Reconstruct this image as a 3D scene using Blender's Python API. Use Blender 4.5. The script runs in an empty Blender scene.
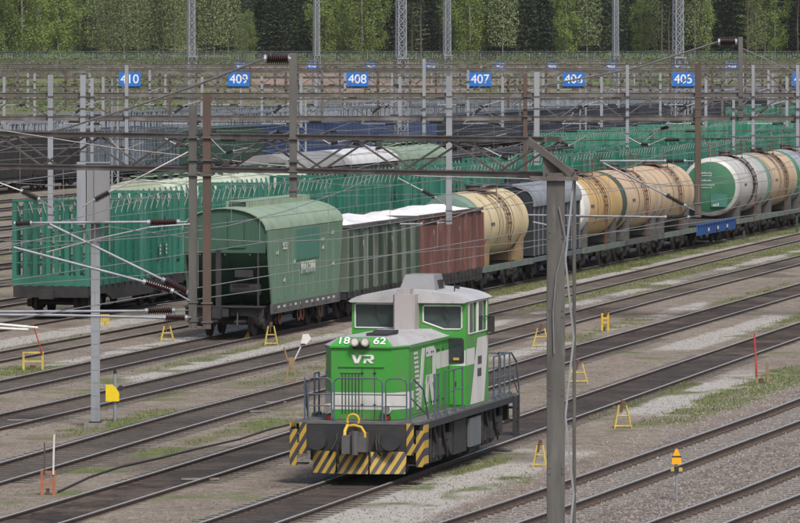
import bpy, math, random
import numpy as np
from mathutils import Vector, Matrix
random.seed(7); rng = np.random.default_rng(7)
R = math.radians
sc = bpy.context.scene
# ------------------------------------------------------------ camera, sky, sun, exposure
F = 5930.0; H = 10.2; PXC = 400.0; PYH = 50.0
cd = bpy.data.cameras.new('camera'); cam = bpy.data.objects.new('camera', cd); sc.collection.objects.link(cam)
cam.location = (0, 0, H); cam.rotation_euler = (R(90), 0, 0)
cd.sensor_width = 36; cd.lens = 36*F/800; cd.shift_y = (PYH-261.5)/800
cd.clip_start = 1; cd.clip_end = 8000
sc.camera = cam
SUN_EL, SUN_ROT = R(52), R(158)
w = bpy.data.worlds.new('World'); sc.world = w; w.use_nodes = True
nt = w.node_tree; sky = nt.nodes.new('ShaderNodeTexSky'); sky.sky_type = 'NISHITA'; sky.sun_disc = False
sky.sun_elevation = SUN_EL; sky.sun_rotation = SUN_ROT; sky.air_density = 1.0; sky.dust_density = 4.0; sky.ozone_density = 0.6
nt.nodes['Background'].inputs[1].default_value = 0.10
nt.links.new(sky.outputs[0], nt.nodes['Background'].inputs[0])
sd = bpy.data.lights.new('sun', 'SUN'); sun = bpy.data.objects.new('sun', sd); sc.collection.objects.link(sun)
sd.energy = 2.3; sd.angle = R(13); sd.color = (1, .965, .92)
sdir = Vector((math.sin(SUN_ROT)*math.cos(SUN_EL), math.cos(SUN_ROT)*math.cos(SUN_EL), math.sin(SUN_EL)))
sun.rotation_euler = sdir.to_track_quat('Z', 'Y').to_euler(); sun.location = (0, 100, 200)
vs = sc.view_settings; vs.view_transform = 'Standard'; vs.look = 'None'; vs.exposure = 0.36; vs.gamma = 1; vs.use_curve_mapping = False

def P(px, py, D): return Vector(((px-PXC)/F*D, D, H-(py-PYH)/F*D))
def G(px, py):
    D = H*F/(py-PYH); return Vector(((px-PXC)/F*D, D, 0))
TH = math.atan(.21)          # direction of the yard tracks

# ------------------------------------------------------------ materials
def _n(t, k): return t.nodes.new(k)
def pm(name, col, col2=None, scale=3.0, lo=.4, hi=.7, rough=.6, metal=0., bump=0., stretch=(1,1,1), col3=None, scale3=.6, lo3=.55, hi3=.7, detail=5, ovar=0.):
    m = bpy.data.materials.new(name); m.use_nodes = True; t = m.node_tree; b = t.nodes['Principled BSDF']
    b.inputs['Roughness'].default_value = rough; b.inputs['Metallic'].default_value = metal
    c4 = (*col, 1)
    if col2 is None: col2 = tuple(c*.72 for c in col)
    tc = _n(t, 'ShaderNodeTexCoord'); mp = _n(t, 'ShaderNodeMapping'); mp.inputs['Scale'].default_value = stretch
    t.links.new(tc.outputs['Object'], mp.inputs[0])
    def layer(prev, colr, sc_, lo_, hi_):
        nz = _n(t, 'ShaderNodeTexNoise'); nz.inputs['Scale'].default_value = sc_; nz.inputs['Detail'].default_value = detail; nz.inputs['Roughness'].default_value = .65
        t.links.new(mp.outputs[0], nz.inputs['Vector'])
        mr = _n(t, 'ShaderNodeMapRange'); mr.inputs[1].default_value = lo_; mr.inputs[2].default_value = hi_
        t.links.new(nz.outputs[0], mr.inputs[0])
        mx = _n(t, 'ShaderNodeMix'); mx.data_type = 'RGBA'
        t.links.new(mr.outputs[0], mx.inputs[0])
        if isinstance(prev, tuple): mx.inputs[6].default_value = prev
        else: t.links.new(prev, mx.inputs[6])
        mx.inputs[7].default_value = (*colr, 1)
        return mx.outputs[2], nz
    out, nz = layer(c4, col2, scale, lo, hi)
    if col3: out, _ = layer(out, col3, scale3, lo3, hi3)
    if ovar:
        oi=_n(t,'ShaderNodeObjectInfo'); mv=_n(t,'ShaderNodeMapRange'); mv.inputs[3].default_value=1-ovar; mv.inputs[4].default_value=1+ovar*.8
        hs=_n(t,'ShaderNodeHueSaturation'); t.links.new(oi.outputs['Random'],mv.inputs[0]); t.links.new(mv.outputs[0],hs.inputs['Value'])
        ms=_n(t,'ShaderNodeMapRange'); ms.inputs[3].default_value=1.05; ms.inputs[4].default_value=.8; t.links.new(oi.outputs['Random'],ms.inputs[0]); t.links.new(ms.outputs[0],hs.inputs['Saturation'])
        t.links.new(out,hs.inputs['Color']); out=hs.outputs[0]
    t.links.new(out, b.inputs['Base Color'])
    if bump:
        bp = _n(t, 'ShaderNodeBump'); bp.inputs['Strength'].default_value = bump; bp.inputs['Distance'].default_value = .03
        t.links.new(nz.outputs[0], bp.inputs['Height']); t.links.new(bp.outputs[0], b.inputs['Normal'])
    return m
V = (1, 1, .18)
M = {}
M['steel']   = pm('worn_rail_steel', (.62,.61,.60), (.46,.43,.41), 6, rough=.35, metal=.55)
M['rust']    = pm('rail_rust', (.105,.075,.06), (.06,.046,.04), 5, rough=.9)
M['wood']    = pm('oily_sleeper', (.045,.038,.034), (.026,.022,.02), 6, rough=.9, bump=.3)
M['conc']    = pm('concrete_sleeper', (.24,.225,.205), (.15,.135,.12), 5, rough=.9, bump=.2)
M['galv']    = pm('galvanised_steel', (.30,.32,.35), (.21,.23,.255), 2.5, rough=.55, metal=.25, stretch=V)
M['brownst'] = pm('rusty_brown_steel', (.10,.068,.054), (.06,.046,.04), 2.2, rough=.8, stretch=V, col3=(.16,.15,.145), scale3=1.2)
M['beamst']  = pm('weathered_beam_steel', (.115,.103,.095), (.075,.064,.058), 3, rough=.75, col3=(.19,.185,.18), scale3=.8, lo3=.5, hi3=.65)
M['polest']  = pm('dark_grey_pole_steel', (.125,.122,.115), (.062,.057,.052), 1.6, rough=.6, metal=.2, stretch=(2,2,.3), col3=(.16,.16,.155), scale3=2.5)
M['insul']   = pm('brown_glazed_porcelain', (.045,.018,.016), (.03,.013,.012), 5, rough=.22)
M['black']   = pm('black_rubber', (.02,.02,.021), (.035,.032,.03), 4, rough=.7)
M['wire']    = pm('overhead_wire', (.26,.26,.26), (.19,.19,.19), 3, rough=.5, metal=.2)
M['cable']   = pm('stay_cable', (.36,.34,.33), (.26,.25,.24), 3, rough=.5, metal=.3)
M['lgreen']  = pm('teal_green_wagon_paint', (.012,.165,.108), (.012,.12,.082), 1.6, rough=.5, stretch=V, col3=(.03,.20,.145), scale3=.7, ovar=.2)
M['lgreen2'] = pm('bright_green_wagon_paint', (.018,.235,.14), (.014,.17,.11), 1.6, rough=.5, stretch=V, ovar=.2)
M['under']   = pm('wagon_underframe_black', (.022,.022,.025), (.042,.037,.034), 2.5, rough=.8)
M['under2']  = pm('dusty_underframe_grey', (.10,.10,.10), (.06,.055,.055), 2.5, rough=.8, col3=(.15,.14,.135), scale3=1.4)
M['wheel']   = pm('wheel_steel', (.05,.042,.04), (.03,.026,.025), 4, rough=.7, metal=.3)
M['brace']   = pm('pale_brace_steel', (.42,.45,.40), (.30,.33,.30), 4, rough=.6)
M['hgreen']  = pm('faded_green_hopper_paint', (.125,.215,.145), (.10,.165,.12), 1.8, rough=.6, stretch=V, col3=(.155,.245,.185), scale3=.5)
M['hdark']   = pm('shaded_end_green', (.04,.105,.068), (.028,.07,.05), 1.5, rough=.65, stretch=V)  # hopper ends get less light; that shade is put into this darker green
M['hroof']   = pm('pale_green_roof_paint', (.24,.33,.235), (.18,.24,.18), 1.2, rough=.6, col3=(.29,.33,.27), scale3=.7)
M['patchg']  = pm('fresh_teal_patch', (.055,.19,.14), (.045,.155,.12), 2, rough=.5)
M['ggreen']  = pm('faded_green_gondola', (.115,.155,.115), (.07,.09,.07), 1.5, rough=.75, stretch=V, col3=(.25,.26,.22), scale3=1.8, lo3=.48, hi3=.62)
M['gdark']   = pm('dark_green_rib', (.025,.055,.036), (.035,.05,.035), 2, rough=.7, ovar=.2)
M['maroon']  = pm('faded_maroon_gondola', (.135,.055,.047), (.09,.04,.035), 1.5, rough=.75, stretch=V, col3=(.20,.105,.09), scale3=1.8, lo3=.48, hi3=.62)
M['white']   = pm('white_load_sheet', (.78,.78,.78), (.62,.63,.65), .9, rough=.8, bump=.5)
M['cream']   = pm('cream_tank_paint', (.60,.50,.30), (.50,.40,.23), 1.1, rough=.5, stretch=(1,1,.3), col3=(.36,.28,.18), scale3=.9, lo3=.6, hi3=.8)
M['cream2']  = pm('peach_cream_tank_paint', (.56,.42,.27), (.46,.33,.21), 1.1, rough=.5, stretch=(1,1,.3), col3=(.36,.28,.24), scale3=.8, lo3=.55, hi3=.8)
M['orange']  = pm('orange_cream_tank_paint', (.58,.36,.13), (.52,.38,.19), .8, rough=.5, stretch=(1,1,.3), col3=(.40,.25,.12), scale3=.9, lo3=.62, hi3=.8)
M['silver']  = pm('silver_white_tank_paint', (.52,.52,.50), (.40,.39,.37), 1.1, rough=.45, stretch=(1,1,.25), col3=(.30,.28,.26), scale3=1.2, lo3=.6, hi3=.8)
M['bluegr']  = pm('blue_grey_tank_paint', (.32,.36,.40), (.24,.27,.29), 1.1, rough=.5, stretch=(1,1,.3))
M['tgreen']  = pm('tank_end_green', (.045,.165,.085), (.035,.13,.075), 1.2, rough=.5, col3=(.07,.19,.13), scale3=.8)
M['tgrey']   = pm('tank_end_grey_green', (.12,.20,.165), (.09,.15,.13), 1.2, rough=.6)
M['stain']   = pm('spilled_oil_stain', (.035,.032,.032), (.07,.062,.058), 1.5, rough=.5)
M['drip']    = pm('dried_dirt_streak', (.24,.17,.11), (.15,.11,.08), 3, rough=.8)
M['rusty']   = pm('rusty_brown_fitting', (.13,.065,.04), (.08,.045,.03), 4, rough=.85)
M['frameg']  = pm('pale_green_frame_beam', (.15,.19,.165), (.085,.10,.09), 2, rough=.7)
M['saddle']  = pm('tan_saddle_paint', (.27,.19,.10), (.19,.13,.08), 2, rough=.8)
M['blk']     = pm('black_hopper_paint', (.018,.021,.027), (.03,.033,.037), 1.5, rough=.55, stretch=V)
M['ribg']    = pm('grey_blue_rib', (.12,.135,.155), (.08,.09,.105), 2.5, rough=.6, stretch=V)
M['shoul']   = pm('grey_shoulder_roof', (.25,.27,.30), (.17,.19,.21), 1.5, rough=.55)
M['blue']    = pm('blue_wagon_paint', (.018,.05,.15), (.018,.04,.11), 1.5, rough=.55, stretch=V, ovar=.28)
M['bgrey']   = pm('blue_grey_stakes', (.10,.13,.17), (.06,.075,.10), 2, rough=.65, ovar=.25)
M['dgreen']  = pm('dark_green_wagon_paint', (.02,.075,.055), (.02,.05,.04), 1.5, rough=.6, stretch=V, ovar=.25)
M['fblue']   = pm('flat_wagon_blue', (.02,.075,.24), (.02,.055,.17), 1.5, rough=.55, stretch=V)
M['dblue']   = pm('dark_blue_wagon_paint', (.014,.022,.04), (.02,.026,.036), 1, rough=.6, stretch=V, ovar=.28)
M['dbrown']  = pm('dark_brown_wagon_paint', (.032,.028,.028), (.02,.02,.022), 1.5, rough=.7, stretch=V, ovar=.28)
M['lgrey']   = pm('light_grey_stakes', (.27,.31,.35), (.15,.175,.20), 2, rough=.6, ovar=.28)
M['cgreen']  = pm('vivid_green_locomotive_paint', (.05,.31,.045), (.055,.26,.05), .8, rough=.35, stretch=V, col3=(.11,.22,.085), scale3=2.6, lo3=.5, hi3=.75)
M['cwhite']  = pm('white_locomotive_paint', (.62,.62,.61), (.50,.50,.48), .9, rough=.4, stretch=V, col3=(.34,.31,.27), scale3=2.4, lo3=.6, hi3=.78)
M['croof']   = pm('light_grey_cab_roof', (.45,.45,.46), (.34,.33,.33), 1.4, rough=.45, col3=(.26,.235,.22), scale3=2.2, lo3=.6, hi3=.75)
M['exh']     = pm('sooty_grey_exhaust', (.36,.34,.34), (.25,.22,.21), 2, rough=.6, stretch=V)
M['cdark']   = pm('dark_slate_frame_paint', (.02,.024,.031), (.04,.037,.034), 2, rough=.7)
M['crail']   = pm('blue_grey_railing_paint', (.085,.11,.145), (.06,.075,.095), 3, rough=.45)
M['deck']    = pm('grey_deck_plate', (.13,.13,.135), (.08,.077,.075), 2, rough=.7)
M['yellow']  = pm('yellow_warning_paint', (.62,.40,.035), (.45,.29,.04), 3, rough=.55)
M['yellow2'] = pm('worn_yellow_paint', (.56,.44,.09), (.34,.24,.09), 3, rough=.65)
M['sheety']  = pm('yellow_sign_paint', (.82,.60,.01), (.76,.54,.02), 3, rough=.5)
M['orangep'] = pm('rusty_orange_paint', (.38,.14,.07), (.25,.10,.06), 4, rough=.7)
M['redp']    = pm('red_pole_paint', (.55,.05,.05), (.42,.06,.05), 4, rough=.55)
M['plainw']  = pm('plain_white_paint', (.72,.71,.68), (.58,.56,.52), 4, rough=.55)
M['signb']   = pm('blue_sign_enamel', (.01,.17,.62), (.01,.14,.54), 2, rough=.4)
M['letter']  = pm('white_lettering', (.78,.78,.78), (.66,.66,.66), 3, rough=.5)
M['chalk']   = pm('faded_white_lettering', (.52,.56,.52), (.35,.40,.36), 6, rough=.7)
M['bark']    = pm('dark_bark', (.095,.075,.06), (.06,.048,.04), 1.5, rough=.95, stretch=V)
M['birchb']  = pm('white_birch_bark', (.24,.23,.21), (.09,.085,.075), 2.5, rough=.9, lo=.5, hi=.62)
M['redlens'] = pm('red_lens', (.35,.02,.02), (.25,.02,.02), 3, rough=.2)
M['chrome']  = pm('lamp_reflector', (.75,.75,.75), (.6,.6,.6), 3, rough=.15, metal=.8)
M['gcab']    = pm('grey_cabinet_metal', (.215,.22,.23), (.16,.165,.175), 1.1, rough=.6, stretch=V)
M['bbox']    = pm('grey_box_paint', (.13,.145,.16), (.09,.10,.11), 2, rough=.6, stretch=V)
M['hutb']    = pm('blue_plastic', (.04,.16,.40), (.035,.13,.33), 2, rough=.5)
def glass(name, col):
    m = bpy.data.materials.new(name); m.use_nodes = True; t = m.node_tree; b = t.nodes['Principled BSDF']
    b.inputs['Base Color'].default_value = (*col, 1); b.inputs['Roughness'].default_value = .06
    b.inputs['Metallic'].default_value = 0; b.inputs['Transmission Weight'].default_value = .7; b.inputs['IOR'].default_value = 1.45
    return m
M['glass'] = glass('tinted_cab_glass', (.16,.23,.22))
M['dglass'] = glass('dark_door_glass', (.10,.13,.14))
def stripes():
    m = bpy.data.materials.new('yellow_black_hazard_stripes'); m.use_nodes = True; t = m.node_tree; b = t.nodes['Principled BSDF']
    tc = _n(t,'ShaderNodeTexCoord'); sp = _n(t,'ShaderNodeSeparateXYZ'); t.links.new(tc.outputs['Object'], sp.inputs[0])
    ad = _n(t,'ShaderNodeMath'); ad.operation = 'MULTIPLY_ADD'; t.links.new(sp.outputs[2], ad.inputs[0]); ad.inputs[1].default_value=-.6; t.links.new(sp.outputs[0], ad.inputs[2])
    mu = _n(t,'ShaderNodeMath'); mu.operation = 'MULTIPLY'; mu.inputs[1].default_value = 4.6; t.links.new(ad.outputs[0], mu.inputs[0])
    fr = _n(t,'ShaderNodeMath'); fr.operation = 'FRACT'; t.links.new(mu.outputs[0], fr.inputs[0])
    gt = _n(t,'ShaderNodeMath'); gt.operation = 'GREATER_THAN'; gt.inputs[1].default_value = .5; t.links.new(fr.outputs[0], gt.inputs[0])
    nz = _n(t,'ShaderNodeTexNoise'); nz.inputs['Scale'].default_value = 5; t.links.new(tc.outputs['Object'], nz.inputs['Vector'])
    mx0 = _n(t,'ShaderNodeMix'); mx0.data_type='RGBA'; mx0.inputs[6].default_value=(.50,.33,.04,1); mx0.inputs[7].default_value=(.36,.23,.05,1); t.links.new(nz.outputs[0], mx0.inputs[0])
    mx = _n(t,'ShaderNodeMix'); mx.data_type='RGBA'; t.links.new(gt.outputs[0], mx.inputs[0]); mx.inputs[6].default_value=(.045,.045,.05,1); t.links.new(mx0.outputs[2], mx.inputs[7])
    t.links.new(mx.outputs[2], b.inputs['Base Color']); b.inputs['Roughness'].default_value = .6
    return m
M['stripe'] = stripes()
def leafmat(name, a, b_):
    m = bpy.data.materials.new(name); m.use_nodes = True; t = m.node_tree; b = t.nodes['Principled BSDF']
    g = _n(t,'ShaderNodeNewGeometry'); nz = _n(t,'ShaderNodeTexNoise'); nz.inputs['Scale'].default_value=.5; nz.inputs['Detail'].default_value = 3
    tc = _n(t,'ShaderNodeTexCoord'); t.links.new(tc.outputs['Object'], nz.inputs['Vector'])
    oi = _n(t,'ShaderNodeObjectInfo')
    ad = _n(t,'ShaderNodeMath'); ad.operation='MULTIPLY_ADD'; t.links.new(g.outputs['Random Per Island'], ad.inputs[0]); ad.inputs[1].default_value=.5
    t.links.new(nz.outputs[0], ad.inputs[2])
    sb = _n(t,'ShaderNodeMath'); sb.operation='SUBTRACT'; t.links.new(ad.outputs[0], sb.inputs[0]); sb.inputs[1].default_value=.25; sb.use_clamp=True
    mx = _n(t,'ShaderNodeMix'); mx.data_type='RGBA'; t.links.new(sb.outputs[0], mx.inputs[0]); mx.inputs[6].default_value=(*a,1); mx.inputs[7].default_value=(*b_,1)
    hs = _n(t,'ShaderNodeHueSaturation'); ml = _n(t,'ShaderNodeMapRange'); ml.inputs[3].default_value=.75; ml.inputs[4].default_value=1.2
    t.links.new(oi.outputs['Random'], ml.inputs[0]); t.links.new(ml.outputs[0], hs.inputs['Value']); t.links.new(mx.outputs[2], hs.inputs['Color'])
    t.links.new(hs.outputs[0], b.inputs['Base Color']); b.inputs['Roughness'].default_value=.75
    b.inputs['Specular IOR Level'].default_value=.25
    return m
M['leafb'] = leafmat('young_birch_leaves', (.12,.18,.04), (.235,.30,.08))
M['leafs'] = leafmat('spruce_needles', (.024,.040,.020), (.058,.082,.036))
M['leafp'] = leafmat('pine_needles', (.045,.06,.027), (.085,.10,.042))
M['leafg'] = leafmat('pale_grey_green_leaves', (.12,.155,.06), (.22,.26,.12))
M['grass'] = leafmat('fresh_grass', (.10,.13,.04), (.19,.21,.08))

# ------------------------------------------------------------ mesh helpers
class MB:
    def __init__(s): s.v=[]; s.f=[]; s.m=[]; s.mats=[]; s.cur=0; s.log=[]
    def mat(s, name):
        if name not in s.mats: s.mats.append(name)
        s.cur = s.mats.index(name); return s
    def add(s, vs, fs):
        o=len(s.v); s.log.append((o,len(s.f),s.mats[s.cur])); s.v += [tuple(v) for v in vs]; s.f += [tuple(i+o for i in f) for f in fs]; s.m += [s.cur]*len(fs); return s
    def box(s, x0,x1,y0,y1,z0,z1):
        return s.add([(x0,y0,z0),(x1,y0,z0),(x1,y1,z0),(x0,y1,z0),(x0,y0,z1),(x1,y0,z1),(x1,y1,z1),(x0,y1,z1)],
            [(3,2,1,0),(4,5,6,7),(0,1,5,4),(1,2,6,5),(2,3,7,6),(3,0,4,7)])
    def bar(s, a, b, wx, wz=None, up=(0,0,1)):      # rectangular bar between two points
        a=Vector(a); b=Vector(b); wz = wz or wx; d=(b-a).normalized(); u=Vector(up)
        if abs(d.dot(u))>.98: u=Vector((0,1,0))
        sx=d.cross(u).normalized(); su=sx.cross(d)
        vs=[]
        for p in (a,b):
            for i,j in ((-1,-1),(1,-1),(1,1),(-1,1)): vs.append(p+sx*i*wx/2+su*j*wz/2)
        return s.add(vs,[(3,2,1,0),(4,5,6,7),(0,1,5,4),(1,2,6,5),(2,3,7,6),(3,0,4,7)])
    def tube(s, pts, r, n=8, cap=True):
        pts=[Vector(p) for p in pts]; vs=[]; fs=[]; N=len(pts)
        rr = r if isinstance(r,(list,tuple)) else [r]*N
        ref=None
        for k,p in enumerate(pts):
            d=(pts[min(k+1,N-1)]-pts[max(k-1,0)]).normalized()
            u=Vector((0,0,1)) if abs(d.z)<.9 else Vector((1,0,0))
            if ref is None: ax=d.cross(u).normalized()
            else:
                ax=(ref-d*ref.dot(d)); ax = ax.normalized() if ax.length>1e-5 else d.cross(u).normalized()
            ref=ax; ay=d.cross(ax)
            for i in range(n):
                t=2*math.pi*i/n; vs.append(p+(ax*math.cos(t)+ay*math.sin(t))*rr[k])
        for k in range(N-1):
            for i in range(n):
                j=(i+1)%n; fs.append((k*n+i,k*n+j,(k+1)*n+j,(k+1)*n+i))
        if cap: fs.append(tuple(range(n-1,-1,-1))); fs.append(tuple((N-1)*n+i for i in range(n)))
        return s.add(vs,fs)
    def cyl(s,a,b,r,n=16): return s.tube([a,b],r,n)
    def lathe(s,a,b,prof,n=12):                       # prof = [(t along, radius)]
        a=Vector(a); b=Vector(b); return s.tube([a.lerp(b,t) for t,_ in prof],[r for _,r in prof],n)
    def prism(s, poly, axis, c0, c1):                 # poly in the other two axes (x,z) for 'y', (y,z) for 'x', (x,y) for 'z'
        def mk(p,c): return {'y':(p[0],c,p[1]),'x':(c,p[0],p[1]),'z':(p[0],p[1],c)}[axis]
        n=len(poly); vs=[mk(p,c0) for p in poly]+[mk(p,c1) for p in poly]
        return s.add(vs,[tuple(range(n))[::-1],tuple(range(n,2*n))]+[(i,(i+1)%n,n+(i+1)%n,n+i) for i in range(n)])
    def split(s,name,parent=None,smooth=False):       # every piece added becomes a part of its own
        k0=0; nv=0
        for v0,f0,v1,f1,mt in s.pieces():
            m=MB(); m.mat(mt); m.add(s.v[v0:v1],[tuple(i-v0 for i in f) for f in s.f[f0:f1]]); m.build(name,parent,smooth)
    def pieces(s):
        out=[]
        for q,(v0,f0,mt) in enumerate(s.log):
            v1,f1=(s.log[q+1][0],s.log[q+1][1]) if q+1<len(s.log) else (len(s.v),len(s.f))
            out.append((v0,f0,v1,f1,mt))
        return out
    def mesh(s,name,smooth=False):
        me=bpy.data.meshes.new(name); me.from_pydata(s.v,[],s.f)
        for n in s.mats: me.materials.append(M[n])
        me.polygons.foreach_set('material_index',s.m)
        import bmesh
        bm=bmesh.new(); bm.from_mesh(me); bmesh.ops.recalc_face_normals(bm,faces=bm.faces); bm.to_mesh(me); bm.free()
        if smooth:
            me.polygons.foreach_set('use_smooth',[True]*len(me.polygons))
            me.set_sharp_from_angle(angle=R(38))
        me.update(); return me
    def build(s,name,parent=None,smooth=False,label=None):
        o=link(name,s.mesh(name,smooth),parent)
        if label: o['label']=label
        return o
def link(name, data, parent=None, loc=None):
    o=bpy.data.objects.new(name,data); sc.collection.objects.link(o)
    if parent: o.parent=parent
    if loc is not None: o.location=loc
    return o
def tag(o,label,cat,group=None,kind=None):
    if label: o['label']=label
    if cat: o['category']=cat
    if group: o['group']=group
    if kind: o['kind']=kind
    return o
def thing(name,label,cat,loc=(0,0,0),rz=0,group=None):
    o=link(name,None); o.location=loc; o.rotation_euler=(0,0,rz); o.empty_display_size=.5
    return tag(o,label,cat,group)
KIDS={}
def copy_tree(o,parent=None):
    c=o.copy(); sc.collection.objects.link(c); c.parent=parent
    for ch in [x for x in bpy.data.objects if x.parent==o]: copy_tree(ch,c)
    return c
def snapshot(o): return (o,[snapshot(x) for x in o.children])
def dup(snap,parent=None,loc=None,label=None,rz=None):
    o,ch=snap; c=o.copy(); sc.collection.objects.link(c); c.parent=parent
    if loc is not None: c.location=loc
    if rz is not None: c.rotation_euler=(0,0,rz)
    if label: c['label']=label
    for s_ in ch: dup(s_,c)
    return c
def textmesh(s, size, depth=.004, mat='letter', shear=0., xs=1., bold=0.):
    cu=bpy.data.curves.new('t','FONT'); cu.body=s; cu.size=size; cu.extrude=depth; cu.shear=shear; cu.offset=bold
    cu.align_x='CENTER'; cu.align_y='CENTER'
    o=bpy.data.objects.new('t',cu); sc.collection.objects.link(o)
    bpy.context.view_layer.update()
    me=bpy.data.meshes.new_from_object(o.evaluated_get(bpy.context.evaluated_depsgraph_get()))
    bpy.data.objects.remove(o); me.materials.clear(); me.materials.append(M[mat])
    co=np.empty(len(me.vertices)*3); me.vertices.foreach_get('co',co); co=co.reshape(-1,3)
    out=co.copy(); out[:,0]=co[:,0]*xs; out[:,1]=-co[:,2]; out[:,2]=co[:,1]   # stand up, facing -y
    me.vertices.foreach_set('co',out.ravel()); me.update(); return me
def put_text(s,size,loc,parent,face='front',name='lettering',**k):
    o=link(name,textmesh(s,size,**k),parent,loc)
    if face=='right': o.rotation_euler=(0,0,R(90))
    return o

# ------------------------------------------------------------ tracks (paths as v = X - .21 D)
T = {
 'z':[(120,-60.3),(1000,-60.3)], 'a':[(120,-53.8),(196,-54.4),(1000,-54.6)],
 'b':[(120,-49.2),(178,-49.5),(205,-49.9),(352,-49.95),(1000,-50)],
 'c':[(110,-44.5),(162,-44.9),(268,-45.4),(322,-45.9),(900,-46.2)],
 'd':[(100,-38.2),(142,-39.4),(164,-40.1),(240,-40.8),(900,-41)],
 'e':[(90,-34.3),(143,-34.9),(197,-35.8),(900,-36.2)],
 'f':[(80,-29.9),(139,-30.15),(215,-30.6),(900,-31)],
 'g':[(70,-27),(135,-24.4),(165,-23.6),(300,-22.5),(600,-22)],
 'h':[(60,-23.2),(127,-20.3),(138,-19.7),(200,-18.2),(400,-16)]}
def vat(k,D):
    p=T[k]; return float(np.interp(D,[q[0] for q in p],[q[1] for q in p]))
def XY(k,D): return Vector((vat(k,D)+.21*D,D,0))

# ------------------------------------------------------------ terrain
def noise2(x,y,s,seed):
    r=np.random.default_rng(seed); n=256; g=r.random((n,n))
    fx=(x/s)%n; fy=(y/s)%n; ix=fx.astype(int); iy=fy.astype(int); tx=fx-ix; ty=fy-iy
    tx=tx*tx*(3-2*tx); ty=ty*ty*(3-2*ty); jx=(ix+1)%n; jy=(iy+1)%n
    return (g[ix,iy]*(1-tx)+g[jx,iy]*tx)*(1-ty)+(g[ix,jy]*(1-tx)+g[jx,jy]*tx)*ty
def fbm(x,y,s,seed): return .5*noise2(x,y,s,seed)+.3*noise2(x,y,s*.45,seed+1)+.2*noise2(x,y,s*.2,seed+2)
def sm(x): x=np.clip(x,0,1); return x*x*(3-2*x)
def height(X,D):
    h=7.9*sm((D-925)/(1095-925))+1.5*sm((D-1105)/50)+3.5*sm((D-1150)/200)+8*sm((D-1400)/1200)
    h=h+(fbm(X,D,22,31)-.5)*2.2*sm((D-925)/80)*(1-sm((D-1070)/25))
    return h
xs=np.concatenate([np.array([-3000,-1500,-800,-400,-250]),np.arange(-180,-42,4.),np.arange(-42,42,.35),np.arange(42,184,4.),np.array([250,400,800,1500,3000])])
ds=np.concatenate([np.array([-800,-300,-100,0,40,70,90]),np.arange(100,330,.45),np.arange(330,520,1.6),np.arange(520,1200,5.),np.array([1230,1280,1350,1450,1600,1900,2400,3500])])
GX,GD=np.meshgrid(xs,ds,indexing='xy'); Z=height(GX,GD)
nx,nd=len(xs),len(ds)
me=bpy.data.meshes.new('ground'); me.vertices.add(nx*nd)
me.vertices.foreach_set('co',np.stack([GX,GD,Z],-1).ravel())
i=np.arange(nx-1); j=np.arange(nd-1); I,J=np.meshgrid(i,j); a=(J*nx+I).ravel()
q=np.stack([a,a+1,a+1+nx,a+nx],-1)
me.loops.add(q.size); me.loops.foreach_set('vertex_index',q.ravel().astype(np.int32))
me.polygons.add(len(q)); me.polygons.foreach_set('loop_start',np.arange(len(q),dtype=np.int32)*4)
me.update(calc_edges=True); me.polygons.foreach_set('use_smooth',[True]*len(q))
VV=GX-.21*GD
def vtrack(k): return np.interp(GD,[q_[0] for q_ in T[k]],[q_[1] for q_ in T[k]])
def blob(v0,v1,d0,d1,sv=.35,sd=5,nz=.8,seed=3):
    n=(fbm(GX,GD,3.,seed)-.5)*nz*2
    a_=np.minimum((VV-v0)/sv,(v1-VV)/sv)+n; b_=np.minimum((GD-d0)/sd,(d1-GD)/sd)+n
    return np.clip(np.minimum(a_,b_)+.5,0,1)
pale=np.zeros_like(GX); green=np.zeros_like(GX); dark=np.zeros_like(GX); ball=np.zeros_like(GX); brown=np.zeros_like(GX)
GREEN_BLOBS=[]
def add_pale(*a,**k):
    global pale; pale=np.maximum(pale,blob(*a,**k))
def add_green(v0,v1,d0,d1,amt=1.,**k):
    global green; green=np.maximum(green,amt*blob(v0,v1,d0,d1,**k)); GREEN_BLOBS.append((v0,v1,d0,d1,amt))
add_pale(-47.4,-46.3,182,430); add_pale(-43.4,-42.3,236,400,sd=9); add_pale(-43.3,-42.6,205,250,nz=1.6)
add_pale(-33.8,-32.4,202,228); add_pale(-28.9,-27.2,164,186); add_pale(-29.0,-26.6,120,152,sv=.6); add_pale(-38.3,-37.5,196,240,nz=1.4)
add_pale(-51.9,-51.2,190,230,nz=1.5); add_pale(-57.8,-56.3,176,330,nz=1.2); add_pale(-52.2,-51.4,235,330)
add_green(-49.0,-47.4,228,430,1,nz=1.1); add_green(-44.6,-43.3,232,400,1,nz=.9); add_green(-42.4,-42.,236,330,.7,nz=1.3)
add_green(-52.6,-50.9,178,192,1); add_green(-42.4,-41.5,156,168,.8,nz=1.6); add_green(-48.0,-47.3,186,215,.8,nz=1.5)
add_green(-46.4,-46.,200,232,.6,nz=1.4); add_green(-37.6,-36.9,238,262,.9); add_green(-38.5,-37.4,210,226,.7,nz=1.6); add_green(-32.6,-31.8,214,236,1,nz=1.2)
add_green(-27.6,-25.9,160,192,.9,nz=1.4); add_green(-29.5,-28.9,165,183,.8,nz=1.2); add_green(-38.2,-37.2,150,168,.6,nz=2.2); add_green(-41.0,-40.2,128,146,.6,nz=1.8)
add_green(-43.2,-42.2,180,200,.6,nz=1.7); add_green(-28.9,-28.3,140,148,.9,nz=1); add_green(-27.5,-26.4,136,144,.5,nz=1.6); add_green(-56,-55.6,180,215,.7,nz=1.5)
for vv in (-63.4,-68.7,-74.2,-80,-86,-92): add_green(vv-.6,vv+.6,230,520,.5,nz=1.6)
ball=np.maximum(ball,sm((VV-(vtrack('g')-2.2-(fbm(GX,GD,5,9)-.5)*3))/1.4))
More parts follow.
